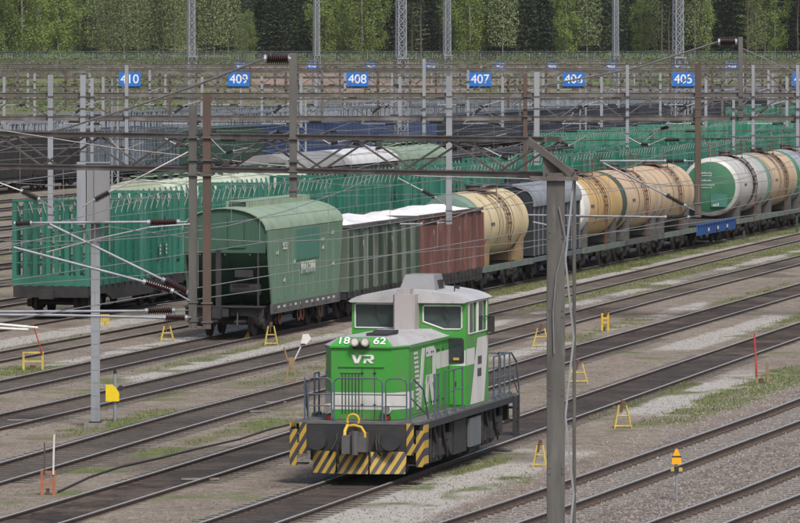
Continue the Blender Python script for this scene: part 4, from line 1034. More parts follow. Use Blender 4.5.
    def wframe(poly,y):
        b=MB().mat('cwhite'); pts_=[(x,y,z) for x,z in poly]; b.tube(pts_+[pts_[0]],.022,6); b.build('window_frame',t_)
    wframe([(-1.34,3.41),(-.36,3.41),(-.36,3.98),(-.42,4.00),(-1.30,4.00),(-1.34,3.965)],CF-.005)
    wframe([(.36,3.57),(.88,3.39),(1.28,3.39),(1.32,3.43),(1.32,3.93),(1.28,3.965),(.40,3.965),(.36,3.93)],CF-.005)
    b=MB().mat('cwhite'); x=W+.006
    for y0,y1 in ((CF+.35,CF+1.35),(CF+1.5,CB-.3)):
        pts_=[(x,y0,3.26),(x,y1,3.26),(x,y1,4.02),(x,y0,4.02),(x,y0,3.26)]; b.tube(pts_,.018,6)
    b.build('window_frame',t_)
    b=MB().mat('black')
    for x0,x1 in ((-.85,-.6),(.85,1.05)): b.tube([(x0,CF-.05,3.95),(x0+.02,CF-.05,3.85),(x1,CF-.04,3.55)],.013,5)
    b.build('windscreen_wiper',t_)
    b=MB().mat('under2'); b.box(-.9,-.5,CF+.25,CF+.6,2.9,3.40); b.mat('croof'); b.box(.55,1.1,CF+.25,CF+.6,3.0,3.36); b.mat('black'); b.box(-.8,-.45,CF+1.5,CF+1.65,2.6,3.65); b.box(.6,.95,CF+1.5,CF+1.65,2.6,3.6); b.mat('rusty'); b.box(-.8,-.45,CF+1.15,CF+1.5,2.9,3.0)
    b.build('cab_interior',t_)
    # door beside the hood
    door=bb('cab_door','cgreen',[(1.02,1.41,CF-.025,CF-.003,1.55,3.24)])
    b=MB().mat('black'); b.prism([(.96,2.62),(1.0,2.56),(1.34,2.56),(1.38,2.62),(1.38,3.12),(1.34,3.18),(1.0,3.18),(.96,3.12)],'y',CF-.035,CF-.0255); b.build('window_seal',door)
    b=MB().mat('dglass'); b.box(1.0,1.34,CF-.045,CF-.036,2.62,3.12); b.build('window_pane',door)
    b=MB().mat('yellow'); b.box(1.12,1.26,CF-.05,CF-.046,2.64,2.70); b.build('sticker',door)
    b=MB().mat('black'); b.box(1.16,1.19,CF-.06,CF-.026,2.0,2.12); b.build('handle',door)
    # white livery on side
    o1=1.004
    b=MB().mat('cwhite'); b.add([(o1,4.45,2.50),(o1,5.98,2.50),(o1,5.98,2.90),(o1,4.30,2.90)],[(0,1,2,3)]); b.build('white_band',t_)
    b=MB().mat('cwhite'); b.add([(1.0,CF-.03,2.5),(1.42,CF-.03,2.5),(1.42,CF-.03,2.88),(1.39,CF-.03,2.88),(1.39,CF-.03,2.56)],[(0,1,4),(1,2,3,4)]); b.build('white_band',t_)
    x=W+.004
    b=MB().mat('cwhite'); b.add([(x,6.02,2.5),(x,7.1,2.5),(x,7.1,2.9),(x,6.02,2.9)],[(0,1,2,3)])
    b.add([(x,6.55,1.52),(x,8.3,1.52),(x,8.88,3.12),(x,7.45,3.12)],[(0,1,2,3)]); b.build('white_band',t_)
    for z,y0 in ((2.56,7.5),(2.26,7.46)):
        b=MB().mat('cdark')
        for q_ in range(4): b.box(x+.002,x+.006,y0+.13*q_,y0+.13*q_+.09,z-.1,z+.1); 
        b.build('stencil_mark',t_)
    # roof things
    b=MB().mat('exh'); b.prism([(-.27,5.45),(-.22,5.35),(.22,5.35),(.27,5.45),(.27,5.98),(-.27,5.98)],'z',3.38,4.25); b.box(-.18,.14,5.45,5.9,4.25,4.38); b.build('exhaust_stack',t_)
    b=MB().mat('gcab'); zb=4.26
    b.add([(-.38,6.6,zb),(.55,6.6,zb),(.55,7.9,zb),(-.38,7.9,zb),(-.26,6.85,zb+.42),(.45,6.85,zb+.42),(.45,7.8,zb+.42),(-.26,7.8,zb+.42)],[(3,2,1,0),(4,5,6,7),(0,1,5,4),(1,2,6,5),(2,3,7,6),(3,0,4,7)])
    ac=b.build('air_conditioner',t_)
    b=MB().mat('black'); b.box(.42,.545,7.1,7.6,zb+.08,zb+.28); b.build('grille',ac)
    b=MB().mat('black'); b.cyl((.9,7.2,4.1),(.9,7.2,4.45),.015,6); b.cyl((.75,8.3,4.1),(.75,8.3,4.36),.06,10); b.build('antenna',t_)
    b=MB().mat('black'); b.box(1.45,1.62,8.6,8.68,3.2,3.6); b.tube([(1.42,8.5,3.6),(1.55,8.64,3.6)],.015,6); b.box(-1.62,-1.46,8.6,8.68,3.2,3.6); b.split('mirror',t_)
    # rear hood
    b=MB().mat('cgreen'); b.box(-1,1,8.9,11.0,1.5,3.1); b.build('rear_hood',t_)
    b=MB().mat('croof'); b.box(-1.02,1.02,8.95,11.02,3.1,3.2); b.build('rear_hood_top',t_)
    # running gear
    for yc in (2.9,9.3):
        b=MB().mat('under')
        for s2 in (-1,1):
            b.prism([(yc-1.9,.55),(yc-1.2,.35),(yc+1.2,.35),(yc+1.9,.55),(yc+1.9,.95),(yc+.9,.8),(yc-.9,.8),(yc-1.9,.95)],'x',s2*1.12-.08,s2*1.12+.08)
            for y in (yc-1.25,yc+1.25): b.cyl((s2*1.15,y,.68),(s2*1.4,y,.68),.17,12); b.box(s2*1.28-.1,s2*1.28+.1,y-.3,y+.3,.85,1.0)
            for y in (yc-1.7,yc-.8,yc+.8,yc+1.7,yc-.3,yc+.3): b.cyl((s2*1.3,y,.5),(s2*1.3,y,1.25),.075,8)
        b.box(-.9,.9,yc-1.9,yc+1.9,.55,.8)
        bo=b.build('bogie',t_)
        for y in (yc-1.25,yc+1.25):
            for s2 in (-1,1):
                b=MB().mat('wheel'); b.lathe((s2*.86,y,.68),(s2*.72,y,.68),[(0,.3),(0,.45),(.1,.5),(.75,.5),(.76,.53),(1,.53),(1,.3)],24); b.build('wheel',bo,True)
        b=MB().mat('under')
        for s2 in (-1,1):
            for y in (yc-1.55,yc-.5,yc+.5): b.bar((s2*1.36,y,1.2),(s2*1.42,y+.35,.45),.04); b.tube([(s2*1.35,y+.1,1.25),(s2*1.4,y+.2,.9),(s2*1.35,y+.5,.6)],.03,6)
            b.box(s2*1.4-.06,s2*1.4+.06,yc-.35,yc-.05,.55,.95)
        b.split('brake_gear',t_)
    bb('fuel_tank','black',[(-1.3,1.38,4.75,6.3,.42,1.22)])
    bb('battery_box','bbox',[(1.39,1.46,6.35,7.75,.50,1.2),(-1.46,-1.39,6.35,7.75,.50,1.2)])
    b=MB().mat('cdark'); b.box(-1.35,1.38,6.36,7.7,.52,1.2); b.cyl((1.2,7.0,.4),(1.2,7.8,.4),.12,10); b.build('equipment_box',t_)
    return t_
loco()

# ------------------------------------------------------------ overhead line gantries
def insul(b,a,c,r=.085,n=9,mat='insul'):
    b.mat('galv'); a=Vector(a); c=Vector(c); b.tube([a,a.lerp(c,.1)],r*.7,8); b.tube([a.lerp(c,.9),c],r*.7,8)
    b.mat(mat); prof=[]
    for i_ in range(n):
        t0=.1+.8*i_/n; w_=.8/n; prof += [(t0,r*.45),(t0+w_*.35,r),(t0+w_*.6,r),(t0+w_*.95,r*.45)]
    b.lathe(a,c,prof,12)
def truss(x0,y0,x1,y1,zt,zb,label,th=.10,dep=.5,panel=1.5,mat='beamst',mat2='beamst',group=None,diag='V',name='gantry'):
    a=Vector((x0,y0,0)); c=Vector((x1,y1,0)); L=(c-a).length; rz=math.atan2(y1-y0,x1-x0)
    t_=thing(name,label,'gantry',a,rz,group)
    for dy in (-dep/2,dep/2):
        for z in (zt,zb):
            b=MB().mat(mat); b.box(0,L,dy-.04,dy+.04,z-th/2,z+th/2); b.box(0,L,dy-.06 if dy<0 else dy-.04,dy+.04 if dy<0 else dy+.06,z+th/2,z+th/2+.015); b.build('chord',t_)
    b=MB().mat(mat2); n=max(2,int(round(L/panel))); w_=L/n; lw_=.03 if panel!=2.2 else .036
    for i_ in range(n):
        xa,xb=i_*w_,(i_+1)*w_; xm=(xa+xb)/2
        for dy in (-dep/2,dep/2):
            b.bar((xa,dy,zt-.03),(xm,dy,zb+.03),lw_,lw_+.005); b.bar((xm,dy,zb+.03),(xb,dy,zt-.03),lw_,lw_+.005)
        if i_%2==0: b.bar((xa,-dep/2+.04,zb),(xa,dep/2-.04,zb),.04); b.bar((xa,-dep/2+.04,zt),(xb,dep/2-.04,zt),.035)
    b.build('lacing',t_)
    return t_
def hb(b,x,y,z0,z1,w_,mat):   # H section post
    b.mat(mat); b.box(x-w_/2,x+w_/2,y-w_*.5,y-w_*.5+.018,z0,z1); b.box(x-w_/2,x+w_/2,y+w_*.5-.018,y+w_*.5,z0,z1); b.box(x-.012,x+.012,y-w_*.5+.018,y+w_*.5-.018,z0,z1)
def lattice_leg(t_,x,z1,w_=.5,d=.5,z0=0,m='galv',name='leg'):
    b=MB().mat(m)
    for sx in (-1,1):
        for sy in (-1,1): b.box(x+sx*w_/2-.045,x+sx*w_/2+.045,sy*d/2-.045,sy*d/2+.045,z0,z1)
    z=z0+.3; s2=1
    while z<z1-.5:
        for sy in (-1,1): b.bar((x-s2*w_/2,sy*d/2,z),(x+s2*w_/2,sy*d/2,z+.6),.05,.02)
        for sx in (-1,1): b.bar((x+sx*w_/2,-s2*d/2,z),(x+sx*w_/2,s2*d/2,z+.6),.02,.05)
        s2=-s2; z+=.6
    b.build(name,t_)
GG='overhead line gantries spanning the yard'
# near gantry: line through (px 0, D 122.2) and (px 556, D 114)
A1=P(-160,100,124.6); B1=P(553,100,114.0)
g1=truss(A1.x,A1.y,B1.x,B1.y,8.47,7.80,'nearest brown lattice gantry ending at the dark lattice pole',.085,.5,2.3,group=GG)
def D1(px):   # depth of the near gantry at a pixel column
    # intersection of the view ray with the line A1-B1
    k=(px-PXC)/F; dx,dy=B1.x-A1.x,B1.y-A1.y
    t3=(k*A1.y-A1.x)/(dx-k*dy); return A1.y+t3*dy
# dark lattice pole at the right end
pole=thing('lattice_pole','tall dark grey lattice pole in the right foreground carrying the nearest gantry','pole',(P(561,0,113.6).x,113.6,0),R(0))
b=MB().mat('polest'); b.box(-.27,.07,-.2,-.185,0,7.85); b.box(-.27,-.255,-.184,.2,0,7.85); b.box(.055,.07,-.184,-.05,0,7.85)
b.build('channel',pole)
b=MB().mat('polest'); b.box(.225,.285,-.05,.2,0,7.85); b.box(-.24,.0,.18,.2,0,7.85); b.build('channel',pole)
b=MB().mat('galv'); z=.2; s2=1
while z<7.0:
    b.bar((.08,-.15,z) if s2>0 else (.24,-.10,z),(.24,-.10,z+1.5) if s2>0 else (.08,-.15,z+1.5),.04,.04); z+=1.5; s2=-s2
b.build('lacing',pole)
b=MB().mat('wire'); b.tube([(-.05,-.24,7.2),(.08,-.26,6.6),(-.1,-.25,5.9),(-.16,-.25,5.2),(-.14,-.25,4.4)],.012,5); b.build('earth_wire',pole)
b=MB().mat('beamst')
for z in np.arange(.6,7.8,1.5):
    for x in (-.22,.02): b.cyl((x,-.2,z),(x,-.215,z),.018,6); b.cyl((x,-.2,z+.12),(x,-.215,z+.12),.018,6)
b.split('bolt',pole)
b=MB().mat('beamst'); q1=P(527,140,114.5); q2=P(566,176,113.6); ox=pole.location
for dy in (-.24,.24): b.bar((q1.x-ox.x,dy+.3,8.47),(.22,dy,7.82),.1,.12)
b.prism([(-.35,7.78),(.28,7.74),(.26,7.86),(-.35,8.16)],'y',-.03,.03); b.box(-.6,.32,-.28,.28,7.70,7.78); b.build('gable_bracket',pole)
def on_g1(px): d=D1(px); return Vector(((px-PXC)/F*d,d,0)),F/d
def zof(py,s3): return H-(py-PYH)/s3
# drop posts of the near gantry
def drop_post(px,py0,py1,wpx,mat,label,D=None,cat='post',group='drop posts hanging from the gantries',extra=None):
    if D is None: p,s3=on_g1(px)
    else: p=Vector(((px-PXC)/F*D,D,0)); s3=F/D
    z1,z0=zof(py0,s3),zof(py1,s3); t_=thing('drop_post',label,'post',(p.x,p.y-.34,z0),0,group)
    b=MB(); hb(b,0,0,0,z1-z0,wpx/s3,mat); b.build('post',t_)
    b=MB().mat('under2'); w_=wpx/s3*.5+.03
    for z in (8.0,8.45,7.7):
        zz=z-z0
        if .1<zz<z1-z0-.05: b.box(-w_,w_,-.13,.22,zz-.02,zz+.02)
    for zz in (.12,.5): b.box(-w_,w_,-wpx/s3*.5-.02,wpx/s3*.5+.02,zz,zz+.03)
    b.build('clamp',t_); return t_,p,s3,z0
dp=[]
dp.append(drop_post(193.5,105,327,8.2,'polest','grey brown H section post, left one of the foreground pair over the hopper wagon'))
dp.append(drop_post(207.5,94,328,8.2,'brownst','rusty brown H section post, right one of the foreground pair over the hopper wagon'))
dp.append(drop_post(293.5,53,197,7.5,'polest','dark post topped by a brown insulator, on the near gantry at the middle left'))
# cantilever arms on the left of the post at px 193
p0,s0=on_g1(193.5)
def W1(px,py,dz=0): d=p0.y-.34; return Vector(((px-PXC)/F*d,d+dz,zof(py,F/d)))
def arm(name,label,segs,group='cantilever arms in the foreground',r=.028,cat='cantilever arm',mat='galv'):
    base=Vector(segs[0][1]); t_=thing(name,label,cat,base,0,group)
    for kind,*pts_ in segs:
        pts_=[Vector(q_)-base for q_ in pts_]
        if kind=='tube': b=MB().mat(mat); b.tube(pts_,r,10); b.build('tube',t_,True)
        elif kind=='thin': b=MB().mat('cable'); b.tube(pts_,r*.55,6); b.build('stay',t_)
        elif kind=='rod': b=MB().mat('galv'); b.tube(pts_,.018,6); b.build('fitting',t_)
        elif kind=='ins': b=MB(); insul(b,pts_[0],pts_[1],.085*r/.03,11); b.build('insulator',t_,True)
        elif kind=='insb': b=MB(); insul(b,pts_[0],pts_[1],.075*r/.032,9,'black'); b.build('insulator',t_,True)
    return t_
arm('cantilever_arm','uppermost horizontal foreground arm with a red brown insulator left of the brown posts',[('tube',W1(16,223,-.1),W1(147,222)),('ins',W1(147,222.5),W1(180,222)),('rod',W1(180,222),W1(192,222))])
arm('cantilever_arm','thin slanting stay under the uppermost foreground arm',[('thin',W1(47,252,-.2),W1(100,238,-.2),W1(150,227,-.2)),('rod',W1(150,227,-.2),W1(190,224,-.1)),('insb',W1(15,223,-.35),W1(33,222.5,-.35))])
arm('cantilever_arm','steeper slanting tube crossing the timber wagon, upper of the two diagonals',[('tube',W1(50,224,-.15),W1(162,279,-.1)),('ins',W1(162,279,-.1),W1(189,293)),('rod',W1(188,292),W1(192,296))])
arm('cantilever_arm','slanting tube crossing the timber wagon, lower of the two diagonals',[('tube',W1(14,247,-.2),W1(143,281,-.2)),('ins',W1(143,281,-.2),W1(174,291,-.2)),('rod',W1(174,291,-.2),W1(189,300,-.1),W1(192,304))])
arm('cantilever_arm','upper of the two low horizontal tubes by the yellow trestles',[('tube',W1(-30,312,.05),W1(145,311,.05)),('ins',W1(145,311,.05),W1(175,310.5,.05)),('rod',W1(175,310,.05),W1(192,310))])
arm('cantilever_arm','lower of the two low horizontal tubes by the yellow trestles',[('tube',W1(-30,314,-.3),W1(60,314.5,-.3),W1(164,317,-.3)),('ins',W1(164,317,-.3),W1(188,317,-.3)),('rod',W1(188,317,-.3),W1(192,317))])
arm('cantilever_arm','short pale rod ending in the lower left of the photo',[('tube',W1(-30,319,-1),W1(41,325.5,-1))],mat='plainw')
arm('cantilever_arm','second short pale rod just below the other at lower left',[('tube',W1(-30,324,-1.1),W1(32,327,-1.1))],mat='plainw',r=.025)
arm('strain_insulator','dark strain insulator on a slanting wire above the slatted timber wagon end',[('thin',W1(-30,171,-.5),W1(22,190,-.5)),('insb',W1(22,190,-.5),W1(41,199,-.5)),('thin',W1(41,199,-.5),W1(52,207,-.2))],cat='insulator',group='strain insulators')
arm('strain_insulator','dark strain insulator on a slanting wire in front of the grey cabinet',[('thin',W1(83,206,-.5),W1(95,200,-.5)),('insb',W1(95,200,-.5),W1(112,191,-.5)),('thin',W1(112,191,-.5),W1(150,172,-.4),W1(192,150))],cat='insulator',group='strain insulators')
# heavy cable with end insulator on the px 293 post
pc,sC=on_g1(293.5); dC=pc.y-.34
def WP(px,py,D): return P(px,py,D)
arm('strain_insulator','large red brown insulator ending a pale cable left of the dark post',[('ins',WP(291,59,dC),WP(264,59,dC)),('thin',WP(264,59,dC),WP(200,84,dC+5),WP(140,105,dC+10),WP(70,127,dC+16),WP(-20,147,dC+24))],r=.045,cat='insulator',group='cable end insulators')
# G2 at D=223 and further ones
def straight(D,zt,zb,label,**kw):
    w_=D*.0725+3; return truss(-w_,D,w_,D,zt,zb,label,group=GG,**kw)
g2=straight(223,8.50,7.62,'second brown lattice gantry behind the near one',th=.15,panel=2.4)
g3=straight(330,8.98,8.12,'gantry carrying the large blue number signs',th=.14,panel=2.2,mat2='beamst')
g4=straight(432,9.1,8.2,'gantry just beyond the large blue number signs',th=.075,panel=2.2,mat2='beamst')
g5=straight(600,9.0,8.2,'far gantry carrying the small blue number signs',th=.075,panel=2.2,mat2='beamst')
g7=straight(515,9.3,8.5,'gantry between those carrying the large and small signs',th=.075,panel=2.2,mat2='beamst')
g9=straight(275,9.3,7.9,'slender gantry in front of the large blue number signs',th=.07,panel=3.1,mat2='beamst')
g10=straight(378,9.25,8.4,'dark gantry right behind the large blue number signs',th=.075,panel=2.2,mat2='beamst')
g6=straight(760,8.9,8.1,'farthest thin gantry below the fence line',th=.075,panel=2.4,mat2='beamst')
for g_,D,xs_ in ((g2,223,(-19.2,19.2)),(g3,330,(-26.9,P(302,0,330).x,26.9)),(g4,432,(-34.3,P(583,0,432).x,P(115,0,432).x,34.3)),(g5,600,(-46.5,P(355,0,600).x,P(690,0,600).x,46.5)),(g6,760,(-58,P(500,0,760).x,58))):
    for x in xs_: lattice_leg(g_,x+D*.0725+3,8.05,.42,.42,m='galv')
lattice_leg(g1,0.0,7.8,.42,.42,m='polest')
posts=[(51,75,228,5.2,'galv'),(83.5,75,165,5.5,'galv'),(92.5,78,166,3.2,'galv'),(127,65,168,3.5,'galv'),(449,76,224,6,'galv'),(536.5,72,165,5.5,'galv'),(627,65,147,3.2,'galv'),(697.5,64,217,6,'brownst'),(740,37,120,4.5,'polest'),(525,74,176,4,'brownst'),(424,59,137,3.3,'galv'),(752.5,65,149,3,'galv'),(797,65,150,3.4,'galv'),(733,100,150,2.6,'galv')]
pn={51:'light grey drop post above the slatted timber wagon',83.5:'thick grey drop post rising behind the grey cabinet',92.5:'thin grey drop post just right of the thick one over the cabinet',127:'grey drop post passing in front of sign 410',449:'grey drop post hanging over the maroon gondola',536.5:'grey drop post behind the dark lattice pole',627:'slim grey drop post between signs 406 and 405',697.5:'brown drop post hanging over the right hand tank wagons',740:'dark post holding an insulator high at the right',525:'brown drop post by the gable of the near gantry',424:'pale slim drop post between signs 408 and 407',752.5:'slim grey drop post right of the dark insulator post',797:'grey drop post at the right edge of the photo',733:'short slim grey drop post left of the dark insulator post'}
for px,y0,y1,w_,m_ in posts: drop_post(px,y0,y1,w_,m_,pn[px],D=223)
def W2(px,py,dz=0,D=223-.34): return P(px,py,D+dz)
arm('cantilever_arm','cantilever of two grey tubes left of the brown post over the tank wagons',[('tube',W2(600,161),W2(664,161)),('insb',W2(664,161),W2(686,161)),('rod',W2(686,161),W2(697,161)),('tube',W2(603,163,-.2),W2(664,194,-.2)),('insb',W2(664,194,-.2),W2(686,206,-.2)),('rod',W2(686,206,-.2),W2(697,212)),('tube',W2(572,216.5,.1),W2(664,217,.1)),('insb',W2(664,217,.1),W2(690,217,.1))],r=.038,group='cantilever arms of the second gantry')
arm('cantilever_arm','cantilever with dark insulators left of the post over the maroon gondola',[('tube',W2(400,224),W2(421,224)),('insb',W2(421,224),W2(439,223)),('rod',W2(439,223),W2(449,222)),('thin',W2(398,178,-.2),W2(421,190,-.2)),('insb',W2(421,190,-.2),W2(436,198,-.2)),('thin',W2(436,198,-.2),W2(449,207))],r=.038,group='cantilever arms of the second gantry')
arm('cantilever_arm','short grey arm crossing behind the dark lattice pole',[('tube',W2(528,215),W2(640,216.5)),('tube',W2(533,222,.1),W2(552,226,.1))],r=.03,group='cantilever arms of the second gantry')
arm('strain_insulator','dark red insulator beside the tall dark post at upper right',[('ins',W2(737,42),W2(718,42)),('thin',W2(718,42),W2(640,67,3),W2(585,78,6),W2(530,88,9))],r=.065,cat='insulator',group='cable end insulators')
arm('stay_wire','thin stay wire running down right from the tall dark post',[('thin',W2(741,48),W2(800,75,4))],r=.04,cat='wire',group=None)
for q_,(D,z,sg,lb) in enumerate(((224.5,7.0,.25,'cross span wire below the second gantry'),(276,7.1,.3,'cross span wire below the slender gantry'),(276,6.5,.1,'lower cross span wire below the slender gantry'),(331.5,7.3,.3,'cross span wire below the large number signs'),(331.5,6.6,.1,'lower cross span wire below the large number signs'),(379,7.4,.3,'cross span wire behind the large number signs'),(434,7.3,.3,'cross span wire of the gantry beyond the signs'),(516,7.4,.3,'far cross span wire below the small signs'))):
    w_=D*.0725+3; b=MB().mat('beamst'); b.tube([(-w_+2*w_*t3,0,-sg*4*t3*(1-t3)) for t3 in np.linspace(0,1,17)],.022,4); b.mat('black')
    for x in np.arange(-w_+1.3+q_*.7,w_,5.6): b.cyl((x,0,-sg*.8),(x+.55,0,-sg*.8),.07,6)
    o=b.build('cross_span_wire'); o.location=(0,D,z); tag(o,lb,'wire','cross span wires under the gantries')
# small catenary supports along further gantries
def small_arm(D,px,zc,lab):
    p=P(px,0,D); t_=thing('cantilever_arm',lab,'cantilever arm',(p.x,p.y-.4,zc),0,f'small cantilevers of a far gantry')
    b=MB(); hb(b,0,0,-.2,2.6,.16,'galv'); b.build('post',t_)
    b=MB().mat('galv'); b.tube([(0,0,1.3),(-1.0,0,1.0)],.035,6); b.tube([(-.9,0,0),(-2.2,0,0)],.035,6); b.tube([(-1.5,0,.6),(-2.2,0,0)],.03,6); b.build('tube',t_)
    b=MB(); insul(b,(-.1,0,0),(-.9,0,0),.09,6,'black'); insul(b,(-1.0,0,1.0),(-1.6,0,.55),.09,6,'black'); b.build('insulator',t_)
ks=0
for D,z in ((330,6.1),(432,6.2),(600,6.2),(760,6.2)):
    v=-137.
    for v in [-131,-125,-120,-115.5,-110,-104.5,-99,-93.5,-88,-82.5,-77,-71.5,-65.8,-60.3,-54.5,-50,-46]:
        x=v+.21*D+2.2; px=x/D*F+400
        if -30<px<830: small_arm(D,px,z,{330:'small cantilever with black insulators under the gantry with the large signs',432:'small cantilever with black insulators under the gantry just beyond the large signs',600:'tiny cantilever under the far gantry with the small signs',760:'tiny cantilever under the farthest gantry'}[D])
for px in (118,175,225,275,330,352,375,480,500,560,640,660): 
    D=223; v=0
    arm('strain_insulator','small dark insulator with fitting hanging under the second gantry',[('insb',W2(px,128+(px*7)%31,.4),W2(px+9,129+(px*7)%31+(px%3-1)*3,.4)),('thin',W2(px+9,129+(px*7)%31+(px%3-1)*3,.4),W2(px+26,122+(px*7)%31,.4)),('thin',W2(px-16,128+(px*5)%31,.4),W2(px,128+(px*7)%31,.4))],r=.036,cat='insulator',group='small insulators under the second gantry')
for i_,px in enumerate((18,35,66,110,150,170,218,262,286,322,345,378,410,468,508,520,558,601,650,660,712,722,768,780)):
    drop_post(px,68+(i_*5)%9,108+(i_*13)%26,2.4,('polest','galv','brownst')[i_%3],'slim drop post under the gantry with the large signs',D=330,group='slim posts under the large sign gantry')
for i_,px in enumerate((28,75,135,160,196,250,275,298,340,365,392,436,460,490,515,546,590,620,640,670,705,745,762,790)):
    drop_post(px,62+(i_*7)%8,92+(i_*11)%16,1.9,('polest','brownst')[i_%2],'thin drop post under the gantry just beyond the large signs',D=432,group='thin posts beyond the large sign gantry')
# blue number signs
def sign(px,D,zc,w_,h_,txt,label,grp):
    p=P(px,0,D); t_=thing('number_sign',label,'sign',(p.x,D-.36,zc),0,grp)
    b=MB().mat('signb'); b.box(-w_/2,w_/2,-.01,.01,-h_/2,h_/2); b.build('panel',t_)
    b=MB().mat('under2'); b.box(-w_*.3,-w_*.3+.05,.01,.05,-h_/2-.1,h_/2+.1); b.box(w_*.3-.05,w_*.3,.01,.05,-h_/2-.1,h_/2+.1); b.build('bracket',t_)
    put_text(txt,h_*.92,(0,-.018,0),t_,depth=.004,bold=.006,xs=.98,name='number_lettering')
for px,n_ in ((130,'410'),(239,'409'),(357.5,'408'),(480,'407'),(573.5,'406'),(683,'405'),(803,'404')):
    sign(px,330,zof(79.5,F/330),1.2,.76,n_,f'large blue sign reading {n_} on the gantry','large blue track number signs')
for px,n_ in ((241,'411'),(312,'410'),(371,'409'),(431,'408'),(500,'407'),(552,'406'),(611,'405'),(677,'404'),(732,'403')):
    sign(px,600,zof(66,F/600),1.05,.6,n_,f'small distant blue sign reading {n_} on the far gantry','small distant track number signs')
# light grey mast with cabinet
D=159.4; p=G(95.5,427)
mast=thing('steel_mast','light grey H section mast with a grey cabinet on top at the left','mast',p,0)
D=p.y; s3=F/D; b=MB(); hb(b,0,0,.12,6.9,.235,'galv'); b.mat('galv')
for z in np.arange(.5,5.4,.35): b.box(-.1,.1,-.125,-.118,z,z+.06)
b.build('shaft',mast)
b=MB().mat('conc'); b.box(-.3,.3,-.3,.3,-.05,.12); b.mat('under'); b.box(-.16,.16,-.16,.16,.12,.16); b.build('footing',mast)
zt,zb=zof(163,s3),zof(223,s3); x0,x1=(78-95.5)/s3,(110.5-95.5)/s3
b=MB().mat('gcab'); b.box(x0+.26,x1,-.55,-.14,zb,zt); b.mat('galv'); b.box(x0,x0+.24,-.60,-.14,zb-.03,zt+.0); b.mat('galv'); b.box(x0-.01,x1+.01,-.6,-.13,zt+.001,zt+.03)
b.mat('ribg'); b.box(x0+.44,x0+.47,-.556,-.55,zb+.05,zt-.05); cab_=b.build('cabinet',mast)
b=MB().mat('galv'); b.bar((-.1,-.14,zb-.5),(x0+.05,-.3,zb),.05); b.bar((.1,-.14,zb-.5),(x1-.05,-.3,zb),.05); b.box(x0+.2,x0+.24,-.3,-.2,zb-.35,zb); b.build('bracket',mast)

# ------------------------------------------------------------ overhead wires along the tracks
def wires(pathf,d0,d1,label,zc=5.3,zm=6.9,sup=(40,114,223,330,432,600,760,940),drop=True,r=.011):
    t_=thing('overhead_wire',label,'overhead wire',(pathf(d0),d0,0),0,'overhead wires above the tracks'); ox=pathf(d0)
    sup=[q_ for q_ in sup]
    def zmess(d):
        for a_,b_ in zip(sup[:-1],sup[1:]):
            if a_<=d<=b_:
                n=max(1,round((b_-a_)/55)); w_=(b_-a_)/n; u=((d-a_)%w_)/w_; return zm-1.1*4*u*(1-u)
        return zm
    dd=list(np.arange(d0,d1,7.))+[d1]
    b=MB().mat('wire'); b.tube([(pathf(d)-ox,d-d0,zc) for d in dd],r*.9,4); b.build('contact_wire',t_)
    b=MB().mat('wire'); b.tube([(pathf(d)-ox,d-d0,zmess(d)) for d in dd],r,4); b.build('messenger_wire',t_)
    if drop:
        b=MB().mat('wire')
        for d in np.arange(d0+4,min(d1,450),8.5): b.tube([(pathf(d)-ox,d-d0,zc),(pathf(d)-ox,d-d0,zmess(d))],.007,3)
        b.split('dropper',t_)
WN={'z':'overhead wire above the timber wagon train','a':'overhead wire above the track left of the hopper wagon','b':'overhead wire above the tank wagon train','c':'overhead wire above the first empty track before the tanks','d':'overhead wire above the second empty track before the tanks','e':'overhead wire above the track behind the locomotive','f':'overhead wire above the locomotive'}
for k in 'zabcdef': wires(lambda d,k=k:XY(k,d).x+.15*math.sin(d/35.),{'f':60,'e':70}.get(k,80),900 if k in 'zab' else 700,WN[k],zc={'f':5.25}.get(k,5.3))
for i_,v in enumerate((-65.8,-71.5,-77,-88,-99,-110,-120,-131)):
    wires(lambda d,v=v:v+.21*d,190,900,'faint overhead wire above the far tracks beyond the timber wagons',zc=5.4,zm=7.2,drop=False,r=.012)
# cross-span wires sagging under the gantries
b=MB().mat('wire')
for (a_,c_,D) in (((0,143),(480,176),115),):
    pass
for q_,(x0,y0,x1,y1,D) in enumerate(((197,305,800,186,150),(34,286,800,205,165),(0,199,800,178,200),(0,124,540,180,118))):
    a_=P(x0-40,y0,D); c_=P(x1+30,y1,D+(60 if q_<3 else 3)); b=MB().mat('wire'); m_=(a_+c_)/2; m_.z-=.25
    b.tube([a_-a_,(a_.lerp(c_,.25)-a_)+Vector((0,0,-.2)),m_-a_,(a_.lerp(c_,.75)-a_)+Vector((0,0,-.2)),c_-a_],.012,5)
    o=b.build('span_wire'); o.location=a_; tag(o,['thin wire passing low before the hopper wagon and rising right','thin wire crossing the timber wagon side','thin wire running high across the whole yard','thin wire running just behind the near gantry'][q_],'wire','single span wires')
# black ground cable
b=MB().mat('black'); pl=[G(58,493),G(90,478),G(120,468),G(160,459),G(200,449),G(240,440),G(270,430),G(296,424)]
b.tube([p_+Vector((0,0,.03)) for p_ in pl],.025,6); o=b.build('ground_cable'); tag(o,'black cable lying on the gravel left of the locomotive','cable')

